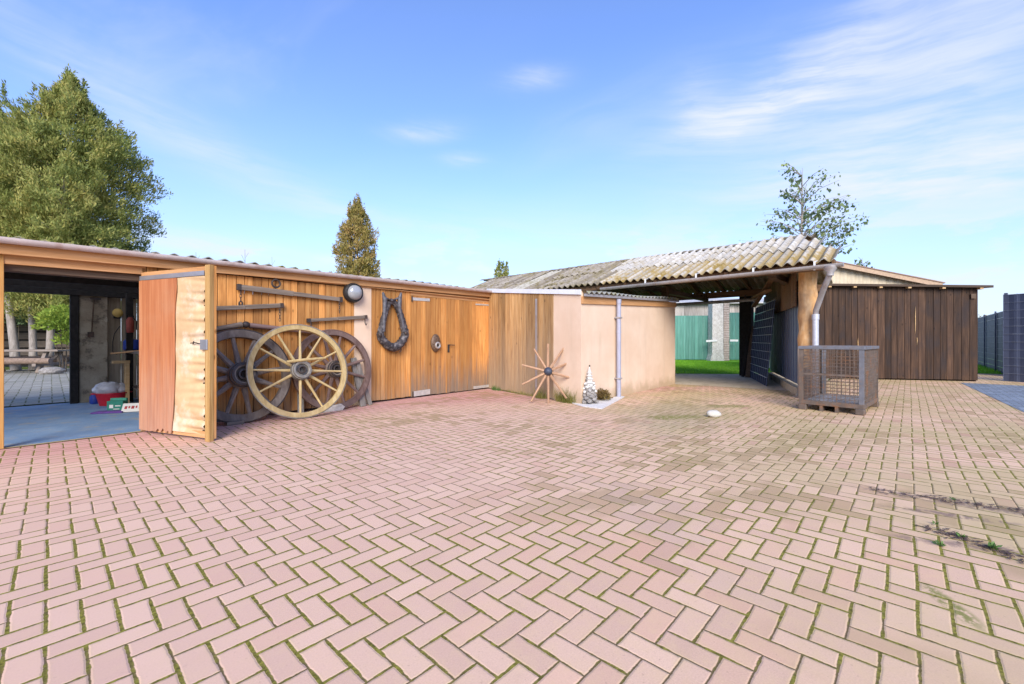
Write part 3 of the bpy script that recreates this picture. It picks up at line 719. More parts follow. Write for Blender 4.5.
# crumpled foam filling
nx, nz = 26, 120; fx0, fx1 = PX-.10, DL-.072; vs = []; gg = np.random.default_rng(8)
creases = [(.10+.078*i+.05*gg.random(), .008+.024*gg.random()**1.3, (gg.random()-.5)*.6) for i in range(22)]
for j in range(nz+1):
    z = .07 + 1.72*j/nz
    for i in range(nx+1):
        u = i/nx; edge = 0.010*math.sin(z*23)+.012*math.sin(z*61+1)+.008*math.sin(z*111)
        x = fx0 + (fx1-fx0)*u + (edge-.014)*max(0, (u-.6)/.4)
        d = -.033 - .008*math.sin(math.pi*min(1, u*1.2)) - .003*math.sin(z*14+u*3)
        for cz, ca, sl_ in creases:
            q = (z - cz - sl_*(u-.5)*.25)/.027
            d += ca*math.exp(-q*q)*max(0, u-.15)*1.2 - ca*.6*math.exp(-((q-1.6)/1.3)**2)*max(0, u-.15)*1.2
        vs.append((x, d, z))
fs = [(j*(nx+1)+i, j*(nx+1)+i+1, (j+1)*(nx+1)+i+1, (j+1)*(nx+1)+i) for j in range(nz) for i in range(nx)]
MB().add(vs, fs).build('foam_sheet', FOAM, door, smooth=True)
MB().box(fx0, DL-.076, -.0105, -.0042, .10, 1.80).build('backing', plain('gap_shade', (.05, .035, .02), .9), door)  # dark sheet, gives the gap behind the foam its shade by colour
MB().box(DL-.135, DL-.02, -.064, -.0505, .99, 1.10).build('lock_case', ZINC, door, bevel=.004)
MB().tube([(DL-.30, -.055, 1.06), (DL-.22, -.058, 1.065), (DL-.14, -.058, 1.055)], .006).tube([(DL-.26, -.055, 1.05), (DL-.24, -.06, 1.08)], .006).build('lock_bolt', IRON, door, smooth=True)

# ------------------------------------------------------------------ what hangs on and leans against the shed
def put(p, off=None):
    """shed-local point to world"""
    m = Matrix.Translation(SHED_O) @ Matrix.Rotation(SHED_A, 4, 'Z')
    return m @ Vector(p)


def wagon_wheel(name, label, xl, base_off, Rr, lean, yaw, rim_w, rim_d, hub_r, hub_l, n_sp, sp_r, mwood, mtyre, mhub, rot0=0.0, missing=(), loose=False, group=None):
    """wheel standing at shed-local x; axis along local y, centre at z=Rr before leaning; faces -y"""
    base = put((xl, base_off, 0))
    t = thing(name, label, 'wagon wheel', base, (lean, 0, SHED_A+yaw), group)
    c = Vector((0, 0, Rr)); ry = Matrix.Translation(c) @ Matrix.Rotation(R(90), 4, 'X')   # lathe z -> -y
    ri = Rr-.014
    MB().lathe([(ri-rim_w, -rim_d/2), (ri, -rim_d/2), (ri, rim_d/2), (ri-rim_w, rim_d/2), (ri-rim_w, -rim_d/2)], 72, ry, cap=False).build('rim', mwood, t, smooth=True, bevel=.005)
    MB().lathe([(ri+.001, -rim_d/2-.002), (Rr, -rim_d/2+.002), (Rr, rim_d/2-.002), (ri+.001, rim_d/2+.002), (ri+.001, -rim_d/2-.002)], 72, ry, cap=False).build('tyre', mtyre, t, smooth=True)
    hr = hub_r
    hub = MB().lathe([(hr*.62, -hub_l*.5), (hr*.80, -hub_l*.48), (hr*.88, -hub_l*.25), (hr*1.0, -hub_l*.1), (hr*1.0, hub_l*.12), (hr*.90, hub_l*.28), (hr*.82, hub_l*.5), (hr*.74, hub_l*.51), (hr*.60, hub_l*.47), (hr*.56, hub_l*.30)], 28, ry).build('hub', mhub, t, smooth=True)
    MB().lathe([(hr*.93, hub_l*.27), (hr*.955, hub_l*.28), (hr*.955, hub_l*.36), (hr*.88, hub_l*.37)], 28, ry, cap=False).lathe([(hr*.835, hub_l*.46), (hr*.86, hub_l*.47), (hr*.86, hub_l*.52), (hr*.70, hub_l*.53)], 28, ry, cap=False).build('hub_band', IRON_LT if mwood is WHEEL_YEL else IRON, hub, smooth=True)
    MB().lathe([(hr*.40, hub_l*.29), (hr*.42, hub_l*.48), (hr*.30, hub_l*.50), (hr*.22, hub_l*.42), (hr*.20, hub_l*.30)], 20, ry).build('axle_bush', IRON, hub, smooth=True)
    for i in range(n_sp):
        if i in missing: continue
        a = rot0 + 2*math.pi*i/n_sp; d = Vector((math.cos(a), 0, math.sin(a)))
        r0, r1 = hr*.85, ri-rim_w+.01
        pts_ = [c+d*(r0+(r1-r0)*q) for q in (0, .12, .5, .9, 1)]
        MB().tube(pts_, [sp_r*1.25, sp_r*1.3, sp_r, sp_r*.85, sp_r*.8], 8).build('spoke', mwood, t, smooth=True)
    if loose:
        MB().tube([c+Vector((-.20, -.10, .115)), c+Vector((.05, -.115, .135)), c+Vector((.34, -.06, .16))], [.020, .022, .016], 8).build('loose_spoke', mwood, t, smooth=True)
    return t
wagon_wheel('wagon_wheel', 'heavy grey weathered wagon wheel with big hub, half behind the open door', 1.725, -.31, .63, R(-11), 0, .10, .08, .175, .30, 12, .031, WHEEL_GREY, IRON, WHEEL_GREY, R(8), group='wagon wheels leaning on the shed wall')
wagon_wheel('wagon_wheel', 'dark brown wagon wheel leaning on the wall behind the pale ochre one', 3.02, -.24, .635, R(-8), 0, .078, .06, .14, .24, 12, .024, WHEEL_BRN, WHEEL_BRN, WHEEL_GREY, R(14), group='wagon wheels leaning on the shed wall')
wagon_wheel('wagon_wheel', 'pale ochre wagon wheel with a missing spoke, standing in front of two dark ones', 2.385, -.57, .675, R(-13), R(-4), .066, .055, .14, .20, 12, .0165, WHEEL_YEL, IRON_LT, IRON_LT, R(-4), missing=(8,), loose=True, group='wagon wheels leaning on the shed wall')

# wood chocks and props under the wheels
p = put((1.60, -.34, 0)); t = MB().box(-.10, .10, -.05, .05, 0, .045).build('wood_chock', GREYW, bevel=.004); t.location = p; t.rotation_euler = (0, 0, .1)
tag(t, 'small pale wooden block under the grey wagon wheel', 'wood block')
t = MB().prism([(-.26, 0), (.22, 0), (.26, .05), (.20, .10), (-.18, .055)], .06, Matrix.Rotation(R(90), 4, 'X')).build('wood_wedge', plain('pale_grey_wood', (.50, .46, .41), .8), bevel=.004)
t.location = put((2.86, -.26, 0)); t.rotation_euler = (0, 0, SHED_A); tag(t, 'pale wooden wedge at the foot of the brown wagon wheel', 'wood wedge')
pa, pb = wall_pt(353, 358, -.04), wall_pt(363, 405, -.20); pb.z = 0
t = MB().bar(pa, pb, .10, .045, (0, 1, 0)).bar(wall_pt(357, 361, -.09), Vector((3.66, -.15, 0)), .07, .03, (0, 1, 0)).build('prop_board', GREYW_Z, bevel=.004)
t.location = SHED_O; t.rotation_euler = (0, 0, SHED_A); tag(t, 'weathered grey split board leaning on the plaster pier behind the brown wheel', 'board')
t = MB().bar(Vector((2.50, -.19, 0)), Vector((2.53, -.10, .42)), .085, .03, (0, 1, 0)).build('prop_board', GREYW_Z, bevel=.004)
t.location = SHED_O; t.rotation_euler = (0, 0, SHED_A); tag(t, 'short pale upright board seen low between the spokes of the ochre wheel', 'board')


def chain(p, n, L, r=.004, w=.012):
    m = MB(); p = Vector(p)
    for i in range(n):
        q = p - Vector((0, 0, L*i)); pl_ = []
        for j in range(12):
            a = 2*math.pi*j/12; o = Vector((math.cos(a)*w, 0, math.sin(a)*L*.68)) if i % 2 == 0 else Vector((0, math.cos(a)*w, math.sin(a)*L*.68))
            pl_.append(q+o)
        m.tube(pl_, r, 6, closed=True)
    return m


def swingletree(label, a, b, h0, h1, group='wooden swingletrees hung on the shed wall', mid=None):
    a = Vector(a); b = Vector(b); c = (a+b)/2; base = put((c.x, 0, c.z))
    t = thing('swingletree', label, 'swingletree', base, (0, 0, SHED_A), group)
    o = Vector((c.x, 0, c.z)); d = b-a
    MB().bar(a-o, a-o+d*.5+Vector((0, 0, .0)), .04, h0).bar(a-o+d*.499, b-o, .04, h1).build('beam', GREYW, t, bevel=.007)
    for e, s_ in ((a-o, -1), (b-o, 1)):
        dd = d.normalized()
        MB().bar(e-dd*.02*s_*-1*0 - dd*.015, e+dd*.035, .05, max(h0, h1)*1.12).build('end_band', IRON, t, bevel=.003)
    return t, o
a1, b1 = wall_pt(238, 287, -.05), wall_pt(340, 299.5, -.05)
t, o = swingletree('longest wooden swingletree, hung highest under the eave from an iron ring', a1, b1, .075, .062)
rp = wall_pt(276, 283.5, -.06)-o
MB().tube([rp+Vector((.055*math.cos(q), 0, .055*math.sin(q))) for q in np.linspace(0, 2*math.pi, 18, False)], .013, 8, closed=True).bar(rp+Vector((0, .04, .05)), rp+Vector((0, 0, .06)), .03, .03).build('ring', IRON, t, smooth=True)
a2, b2 = wall_pt(205, 309, -.05), wall_pt(281, 305.5, -.05)
chain(a1-o+Vector((.03, -.01, -.03)), 5, .045).build('chain', IRON, t, smooth=True)
chain(b1-o+Vector((-.015, -.01, -.03)), 6, .034).build('chain', IRON, t, smooth=True)
MB().tube([a1-o+Vector((.03+.022*math.cos(q), -.01, -.225+.03*math.sin(q))) for q in np.linspace(0, 6.28, 14, False)], .009, 7, closed=True).build('shackle', IRON, t, smooth=True)
t, o = swingletree('left small swingletree, hanging by a chain above the grey wheel', a2, b2, .058, .062)
chain(b2-o+Vector((-.02, -.012, -.045)), 5, .04).build('chain', IRON, t, smooth=True)
a3, b3 = wall_pt(308, 320.5, -.05), wall_pt(365, 317, -.05)
t, o = swingletree('right small swingletree, chained below the lamp beside the plaster pier', a3, b3, .05, .056)
MB().tube([b3-o+Vector((-.02, -.03, -.03)), b3-o+Vector((-.02, -.035, -.10)), b3-o+Vector((.0, -.035, -.14)), b3-o+Vector((.02, -.03, -.11))], .008, 7).build('hook', IRON, t, smooth=True)
MB().tube([a3-o+Vector((.03, -.03, -.03)), a3-o+Vector((.03, -.035, -.09)), a3-o+Vector((.05, -.035, -.12))], .008, 7).build('hook', IRON, t, smooth=True)
# a wooden shaft bar behind the wheels
s1, s2, s3 = wall_pt(205, 331, -.05), wall_pt(242, 324.5, -.06), wall_pt(335, 334.5, -.05)
o = (s1+s3)/2
t = thing('cart_shaft', 'knuckled wooden cart bar lying across the wall behind the wheel tops', 'cart bar', put((o.x, 0, o.z)), (0, 0, SHED_A))
oo = Vector((o.x, 0, o.z))
MB().tube([s1-oo, (s1+s2)/2-oo, s2-oo], [.03, .032, .038], 10).build('left_arm', GREYW, t, smooth=True)
MB().tube([s2+Vector((.09, 0, -.01))-oo, (s2+s3)/2-oo, s3-oo], [.036, .03, .028], 10).build('right_arm', wood('purple_grey_wood', ((.13, .08, .07), (.22, .14, .12), (.30, .21, .18)), axis='X', knots=False), t, smooth=True)
MB().ball(s2+Vector((.045, -.01, .0))-oo, (.05, .04, .045)).build('joint', IRON, t, smooth=True)

# porthole lamp
c = wall_pt(351.5, 293, -.01)
t = thing('bulkhead_lamp', 'round black bulkhead lamp with glass front above the plaster pier', 'wall lamp', put((c.x, 0, c.z)), (0, 0, SHED_A))
ry = Matrix.Translation((0, -.012, 0)) @ Matrix.Rotation(R(90), 4, 'X')
MB().lathe([(.155, 0), (.165, .02), (.16, .07), (.135, .095), (.125, .10)], 32, ry).build('housing', LAMPB, t, smooth=True)
MB().lathe([(.124, .098), (.12, .13), (.095, .165), (.05, .185), (.005, .19)], 32, ry).build('glass', GLASS, t, smooth=True)
MB().tube([Vector((.14*math.cos(q), -.115, .14*math.sin(q))) for q in np.linspace(0, 6.283, 28, False)], .013, 8, closed=True).build('clamp_ring', LAMPB, t, smooth=True)

# horse collar
sc = 8.55
cp = [(250, 190), (222, 262), (198, 345), (182, 425), (175, 480), (212, 535), (262, 572), (312, 570), (358, 525), (385, 462), (372, 400), (352, 320), (325, 245), (288, 190)]
P3 = [wall_pt(360+x/sc, 280+y/sc, -.07) for x, y in cp]
o = Vector((P3[0].x, 0, sum(p.z for p in P3)/len(P3)))
t = thing('horse_collar', 'black cracked leather horse collar hung on the pine wall', 'horse collar', put(o), (0, 0, SHED_A))
dense = []; n = len(P3)
for i in range(n):
    p0_, p1_, p2_, p3_ = P3[i-1], P3[i], P3[(i+1) % n], P3[(i+2) % n]
    for q in (0, .25, .5, .75):
        dense.append(.5*((2*p1_) + (p2_-p0_)*q + (2*p0_-5*p1_+4*p2_-p3_)*q*q + (3*p1_-p0_-3*p2_+p3_)*q**3))
rad = [(.050 + .028*max(0, math.sin(math.pi*i/len(dense)))**2)*(1+.09*math.sin(i*2.7)) for i in range(len(dense))]
MB().tube([p-o for p in dense], rad, 12, closed=True).build('pad', LEATHER, t, smooth=True)
def wl(x, y, off): return wall_pt(360+x/sc, 280+y/sc, off)-o
for side in (0, 1):
    pts_ = [(195, 105), (212, 165), (208, 262), (205, 345), (203, 440)] if side == 0 else [(352, 110), (338, 165), (338, 255), (360, 345), (378, 440)]
    MB().tube([wl(x, y, -.115) for x, y in pts_], [.020, .042, .032, .030, .026], 9).build('hame', plain('grey_hame', (.12, .115, .125), .55, .2, var=.4, scale=20), t, smooth=True)
MB().tube([wl(215, 150, -.12), wl(270, 178, -.13), wl(335, 150, -.12)], .017, 8).build('strap', LEATHER, t, smooth=True)
for x, y in ((172, 470), (392, 455)): MB().ball(wl(x, y, -.13), (.035, .03, .04)).build('ring_boss', IRON, t, smooth=True)
MB().tube([wl(352, 555, -.09), wl(352, 600, -.09), wl(338, 618, -.09)], .008, 6).build('trace_hook', IRON, t, smooth=True)

# oval cast ornament on the door
c = wall_pt(435, 343, -.01)
t = thing('wall_ornament', 'oval brown cast ornament with a round hole hung on the left leaf', 'wall ornament', put((c.x, 0, c.z)), (0, 0, SHED_A))
m = MB().ball((0, -.03, 0), (.115, .05, .175), 24, 14, .06, 2); m.build('plate', CAST, t, smooth=True)
MB().tube([Vector((.01+.05*math.cos(q), -.085, -.045+.05*math.sin(q))) for q in np.linspace(0, 6.283, 20, False)], .020, 8, closed=True).build('ring', SILVER, t, smooth=True)
MB().ball((.01, -.078, -.045), (.038, .012, .038)).build('opening', LAMPB, t, smooth=True)

# ------------------------------------------------------------------ inside the shed
def spot(px, py): return ground_pt(px, py)
p = spot(112, 405)
t = thing('tub', 'red plastic tub filled with bags inside the shed', 'tub', (p.x, p.y, .006))
MB().lathe([(.155, 0), (.205, .19), (.225, .195), (.225, .21), (.20, .21), (.15, .015), (.005, .01)], 28).build('bowl', REDP, t, smooth=True)
for s_ in (-1, 1): MB().tube([(s_*.215, -.05, .2), (s_*.25, 0, .2), (s_*.215, .05, .2)], .012).build('handle', REDP, t, smooth=True)
b = MB().ball((p.x-.05, p.y, .27), (.19, .17, .12), 18, 11, .22, 4).ball((p.x+.09, p.y+.03, .25), (.13, .14, .11), 16, 10, .25, 5).build('plastic_bag', BAGM, smooth=True)
tag(b, 'crumpled milky plastic bag on top of the red tub', 'plastic bag')
p = spot(117.5, 411.5)
t = thing('carton', 'dark green carton standing in front of the red tub', 'carton', (p.x, p.y, .012), (0, 0, R(-35)))
MB().box(-.105, .105, -.06, .06, 0, .155).build('body', GREENP, t, bevel=.004)
MB().box(-.105, .105, .02, .06, .156, .19).build('flap', plain('mid_green_carton', (.05, .30, .20), .6), t)
MB().box(-.07, -.02, -.0625, -.0605, .05, .10).box(.005, .075, -.0625, -.0605, .075, .09).box(-.02, .06, -.0625, -.0605, .03, .04).build('print', PAPER, t)
p = spot(95, 404)
t = thing('bottle', 'small blue bottle with yellow cap on the shed floor', 'bottle', (p.x, p.y, .006))
MB().lathe([(.06, 0), (.07, .02), (.07, .12), (.03, .17), (.025, .19)], 18).build('body', BLUEP, t, smooth=True)
MB().lathe([(.03, .19), (.03, .23), (.02, .235)], 14).build('cap', YELP, t, smooth=True)
p = spot(110, 413); t = MB().box(-.19, .19, -.10, .10, .0, .022).build('cloth', PURP, bevel=.01); t.location = (p.x, p.y, .007); t.rotation_euler = (0, 0, R(-30)); tag(t, 'folded purple cloth on the blue shed floor', 'cloth')
p = spot(132, 412.5)
t = thing('price_card', 'white card with red print leaning beside the door edge', 'card', (p.x, p.y, .012), (R(-40), 0, R(-22)))
MB().box(-.13, .13, -.004, .004, 0, .15).build('card', PAPER, t)
gm = MB()
for i, (x0, w_) in enumerate(((-.10, .03), (-.055, .02), (-.02, .035), (.03, .02), (.07, .03))): gm.box(x0, x0+w_, -.0065, -.0045, .05+.01*(i % 2), .10)
gm.build('print', REDMARK, t)
# workbench with bowl, blue drum, boards
bx = put((1.30, 2.75, 0))
t = thing('workbench', 'rough wooden workbench along the right side of the shed', 'workbench', bx, (0, 0, SHED_A))
MB().box(-.28, .38, -.65, .85, .86, .91).build('top', GREYW, t, bevel=.004)
for x in (-.22, .32):
    for y in (-.58, .78): MB().box(x-.035, x+.035, y-.035, y+.035, 0, .86).build('leg', LIGHTW, t, bevel=.004)
MB().box(-.2, .3, -.55, .75, .25, .275).build('shelf', GREYW, t)
p = put((1.22, 2.35, .912)); t = MB().lathe([(.06, 0), (.10, .06), (.125, .15), (.118, .15), (.09, .06), (.01, .012)], 24).build('bowl', WHITEP, smooth=True); t.location = p; tag(t, 'white enamel bowl on the workbench', 'bowl')
p = put((1.12, 3.45, .912)); t = MB().lathe([(.11, 0), (.13, .02), (.13, .16), (.10, .19)], 20).build('bucket', BLUEP, smooth=True); t.location = p; tag(t, 'deep blue bucket at the back of the workbench', 'bucket')
t = MB().bar(put((.86, 3.35, .86)), put((1.25, 2.0, .95)), .09, .02).build('board', PINE_X); tag(t, 'orange board lying across the front of the workbench', 'board')
p = put((.93, 3.0, 0)); t = thing('wooden_trestle', 'light sawn wood trestle behind the red tub', 'trestle', p, (0, 0, SHED_A))
MB().box(-.13, .09, -.04, .04, .70, .745).build('top', LIGHTW, t)
MB().box(.035, .085, -.03, .03, 0, .70).build('leg', LIGHTW, t); MB().box(.035, .085, .10, .15, 0, .70).build('leg', LIGHTW, t)
p = put((.96, 3.86, 1.58)); t = thing('lamp', 'yellowed round lamp on the back board wall', 'wall lamp', p, (0, 0, SHED_A))
MB().ball((0, -.07, 0), (.075, .06, .08)).build('cover', YELP, t, smooth=True); MB().box(-.05, .05, -.03, .02, -.10, .06).build('base', LAMPB, t)
p = put((1.065, 3.30, 1.22)); t = thing('fire_extinguisher', 'small dull red extinguisher on the black roof post', 'extinguisher', p, (0, 0, SHED_A))
MB().lathe([(.045, 0), (.055, .02), (.055, .22), (.025, .27)], 16).build('cylinder', plain('dull_red_paint', (.28, .05, .035), .5), t, smooth=True)
MB().box(-.02, .05, -.015, .015, .27, .30).tube([(.03, 0, .28), (.085, -.01, .2), (.08, -.01, .05)], .008).build('valve', LAMPB, t)
hk = thing('hand_tool', 'long handled tool hung on the concrete pier', 'hand tool', put((.62, 3.79, 1.2)), (0, 0, SHED_A))
MB().tube([(0, -.02, 0), (.03, -.02, .62)], .009).build('handle', BEAM, hk, smooth=True); MB().box(-.05, .03, -.035, -.01, -.06, .03).build('head', IRON, hk); MB().box(-.02, .12, -.03, -.012, .60, .63).build('hook', IRON, hk)
ht = thing('hose', 'black hose coiled down the back board wall', 'hose', put((1.3, 3.86, 1.3)), (0, 0, SHED_A))
MB().tube([(0, -.03, .35), (.03, -.04, .2), (-.02, -.03, .05), (.03, -.03, -.1), (-.01, -.03, -.22)], .018).build('tube', LAMPB, ht, smooth=True)
MB().tube([(0, -.03, .35), (0, .03, .36)], .012).build('hook', IRON, ht, smooth=True)
cb = thing('cable', 'thin grey cable looping over the back boards of the shed', 'cable', put((.9, 3.87, 1.0)), (0, 0, SHED_A))
MB().tube([(.10, -.02, .35), (.02, -.02, .2), (0, -.02, .05), (.0, -.02, -.12), (.05, -.02, -.17), (.1, -.02, -.12)], .006, 6).build('line', LAMPB, cb, smooth=True)

# ------------------------------------------------------------------ plastered annex with the old plank side
AO, AA = Vector((6.10, 4.07, 0)), R(2.3)
ann = thing('plastered_annex', 'low beige plastered annex with weathered plank side and grey downpipe', 'outbuilding', AO, (0, 0, AA))
LF, SX, SY = 4.42, .685, 2.80
side_dir = Vector((SX, SY, 0)).normalized(); side_len = math.hypot(SX, SY)
kx = .14*SX/SY
MB().prism([(0, 0), (LF, 0), (LF, .14), (kx, .14)], 1.80).build('front_wall', PLASTER, ann)
MB().add([(0, .002, 1.80), (LF, .002, 1.80), (LF, .002, 1.95), (0, .002, 1.81)], [(0, 1, 2, 3)]).build('front_wall_top', PLASTER, ann)
MB().box(LF-.14, LF, .14, 3.4, 0, 1.92).build('right_wall', PLASTER, ann)
ms = Matrix.Rotation(math.atan2(SY, SX), 4, 'Z')      # local x runs along the side wall
MB().box(.145, .70, -.14, 0, 0, 1.93, ms).box(.0, .144, -.06, 0, 1.801, 1.92, ms).build('side_wall', PLASTER, ann)
pm = planks(.70, side_len+.02, .015, 1.9, 0, seed=41, w=.13, t=.025, jit=.004)
# outside face of the side is +y of ms frame: mirror the boards
pm.v = [(x, .004-y, z + (z > 1)*(.101*x-.015)) for x, y, z in pm.v]; pm.f = [q[::-1] for q in pm.f]
pm.v = [tuple(ms @ Vector(p)) for p in pm.v]
pm.build('plank_side', PLANK_OLD, ann)
MB().box(1.16, 1.215, .010, .014, .02, 1.88, ms).build('metal_strip', ZINC_OLD, ann)
zf = lambda x: 1.86 + .101*x     # flashing foot along the side
fl = MB(); vs = []
for x in (-.02, side_len+.05):
    for y in (.012, .03):
        vs += [ms @ Vector((x, y, zf(x)-.0)), ms @ Vector((x, y, zf(x)+.085))]
fl.add(vs, [(0,1,5,4),(2,6,7,3),(0,4,6,2),(1,3,7,5),(0,2,3,1),(4,5,7,6)]).build('flashing', plain('bright_zinc_flashing', (.70, .71, .75), .5, .0, var=.08, scale=4), ann)
# fascia boards under the front eave, roof, gutter edge, downpipe
def fboard(x0, x1, z0, z1, h0, h1, y0, y1):
    return MB().add([(x0, y0, z0), (x1, y0, z1), (x1, y0, z1+h1), (x0, y0, z0+h0), (x0, y1, z0), (x1, y1, z1), (x1, y1, z1+h1), (x0, y1, z0+h0)], [(0,1,2,3),(7,6,5,4),(0,4,5,1),(3,2,6,7),(0,3,7,4),(1,5,6,2)])
fzz = lambda x: 1.705 + .0445*x
fboard(.0, .70, fzz(0), fzz(.7), .125, .125, -.03, -.003).build('fascia_board', PINE_X, ann, bevel=.003)
fboard(.704, LF, fzz(.704), fzz(LF), .125, .12, -.03, -.003).build('fascia_board', PINE_X, ann, bevel=.003)
rz = lambda x: 1.862 + .047*x
roof = MB().slab([(.06, -.05, rz(0)), (LF+.05, -.06, rz(LF)), (LF+.05, 3.3, rz(LF)+.24), (SX+.08, SY, rz(0)+.24)], .03)
roof.build('roof_deck', BLACKW, ann)
for m in corrugated((0.0, -.10, rz(0)+.03), (1, 0, .0455), (0, 1, .085), 25, .177, 2.9, .022, rows=1, seed=9):
    m.v = [(x+max(0, y)*SX/SY, y, z) for x, y, z in m.v]; m.build('roof', ROOF_SHED, ann, smooth=True)
fboard(.0, LF+.04, rz(0)-.035, rz(LF)-.045, .045, .05, -.085, -.062).build('eave_strip', ZINC_OLD, ann)
px_ = 1.24
MB().tube([(px_, -.075, 0.0), (px_, -.075, 1.80)], .041, 16).build('downpipe', PIPE_M, ann, smooth=True)
MB().tube([(px_, -.075, 1.78), (px_, -.075, 1.865)], .048, 16).tube([(px_, -.075, 1.22), (px_, -.075, 1.26)], .046, 16).build('pipe_collar', PIPE_M, ann, smooth=True)
for z in (.35, 1.5): MB().box(px_-.05, px_+.05, -.125, -.001, z, z+.025).build('pipe_clip', ZINC_OLD, ann)

# white chippings bed with a stone tower ornament and plants at the corner
cr = [ground_pt(573, 404), ground_pt(583, 407), ground_pt(602, 409.5), ground_pt(624, 398.5), Vector((7.5, 4.10, 0)), Vector((6.12, 4.05, 0)), Vector((6.17, 4.35, 0))]
cr[3] = Vector((7.45, 3.98, 0))
t = MB().prism([(p.x, p.y) for p in cr], .012, Matrix.Translation((0, 0, .002))).build('stone_chippings', GRAVELW); tag(t, 'white stone chippings at the annex corner', None, None, 'stuff')
sp = ground_pt(589.5, 404.0)
t = thing('stone_tower', 'small white tiered tower ornament of stones at the annex corner', 'garden ornament', (sp.x, sp.y, .014), (0, 0, .4))
gg = np.random.default_rng(5)
m = MB(); m2 = MB()
for i in range(26):
    z = .02 + .22*(i/26); r_ = .115-.28*z + .01*gg.random(); a = i*2.4
    m.ball((r_*math.cos(a), r_*math.sin(a), z), (.045+.02*gg.random(), .045, .030+.012*gg.random()), 9, 6, .35, i)
m.ball((0, 0, .12), (.10, .10, .13), 12, 8, .2, 99).build('rock_base', STONEG, t)
zz = .23
wb = MB()
for i in range(16): wb.ball((.10*math.cos(i*2.4)*(1-i*.02), .10*math.sin(i*2.4)*(1-i*.02), .19+.010*i), (.032, .032, .024), 8, 6, .3, i+40)
wb.build('white_stones', STONEW, t)
for i, (r_, h_) in enumerate(((.085, .07), (.075, .065), (.062, .06), (.05, .055), (.036, .05))):
    m2.lathe([(r_*.82, zz), (r_*.84, zz+h_*.7), (r_*1.1, zz+h_*.72), (r_*1.12, zz+h_*.9), (r_*.7, zz+h_)], 9)
    zz += h_
m2.build('tower', STONEW, t, bevel=.002)
MB().lathe([(.03, zz), (.012, zz+.06), (.003, zz+.10)], 8).build('spire', STONEW, t)
MB().ball((.008, 0, zz+.105), (.018, .014, .018)).build('finial', BARK_DK, t, smooth=True)
wn = MB()
for i in range(5):
    a = i*2.1+.5; z = .29+.055*(i//2); r_ = .083-.012*(i//2)
    wn.box(r_*.9, r_*1.0+.012, -.012, .012, z, z+.03, Matrix.Rotation(a, 4, 'Z'))
wn.build('window', STONEG, t)
# plants
def cluster(c, r, n, ls, seed, up=.2):
    g = np.random.default_rng(seed); d = g.normal(size=(n, 3)); d /= np.linalg.norm(d, axis=1)[:, None]; d[:, 2] = np.abs(d[:, 2])
    p = np.array(c) + d*np.array(r)*(g.random((n, 1))**.45)
    return leaf_quads(p, d, ls, g, up)
def leaf_quads(p, d, ls, g, up=.2, asp=.5, fan=False):
    n = len(p); t = d + g.normal(size=(n, 3))*.6 + np.array([0, 0, up]); t /= np.linalg.norm(t, axis=1)[:, None]
    if fan:
        t = d*.45 + g.normal(size=(n, 3))*.5 + np.array([0, 0, .65]); t /= np.linalg.norm(t, axis=1)[:, None]
    s = np.cross(t, (d + g.normal(size=(n, 3))*.45) if fan else g.normal(size=(n, 3))); s /= np.linalg.norm(s, axis=1)[:, None] + 1e-9
    L = (ls*(.45+1.1*g.random(n)**1.5))[:, None]; w = L*asp*.5
    V = np.zeros((n, 4, 3)); V[:, 0] = p; V[:, 1] = p+t*L*.5+s*w; V[:, 2] = p+t*L; V[:, 3] = p+t*L*.5-s*w
    return V
bp = ground_pt(601, 400.5)
t = thing('shrublet', 'low brown heather plant beside the stone tower', 'plant', (bp.x, bp.y, .01))
quads('leaves', cluster((bp.x, bp.y, .03), (.21, .17, .17), 1500, .035, 3), BROWNPL, t)
sm = MB()
for i in range(9):
    a = i*.7; sm.tube([(0, 0, 0), (.08*math.cos(a), .08*math.sin(a), .10)], .004, 5)
sm.build('stem', BARK_DK, t)
def tuft(name, label, c, rx, ry, n, h, mat, cat='grass tuft', an=0.0, w=.007, group=None):
    a = rng.random(n)*6.283; q = np.sqrt(rng.random(n))
    x = rx*q*np.cos(a); y = ry*q*np.sin(a)
    pts_ = np.stack([c[0]+x*math.cos(an)-y*math.sin(an), c[1]+x*math.sin(an)+y*math.cos(an)], 1)
    o = blades(name, pts_, 0, h, w, mat, z=0.0, lean=.9); tag(o, label, cat, group); o.pop('kind', None) if 'kind' in o.keys() else None
    return o
c = ground_pt(570, 401); tuft('grass_tuft', 'tall yellow green grass tuft at the foot of the plaster strip', (6.16, 4.42), .11, .25, 420, .20, DRYGR, an=R(-12))
c = Vector((6.39, 5.3)); tuft('weed_strip', 'low dry weeds along the foot of the plank side', (6.44, 5.75), .05, .95, 520, .06, DRYGR, 'weeds', an=R(-13.7))
c = ground_pt(505, 390.5); tuft('grass_tuft', 'small bright tuft in the corner where plank side meets shed', (6.58, 6.55), .07, .14, 160, .08, WEED)
c = ground_pt(528, 397); tuft('grass_tuft', 'pale dry tuft between spokes and plank wall', (6.24, 5.05), .08, .12, 120, .16, DRYGR, 'grass tuft')

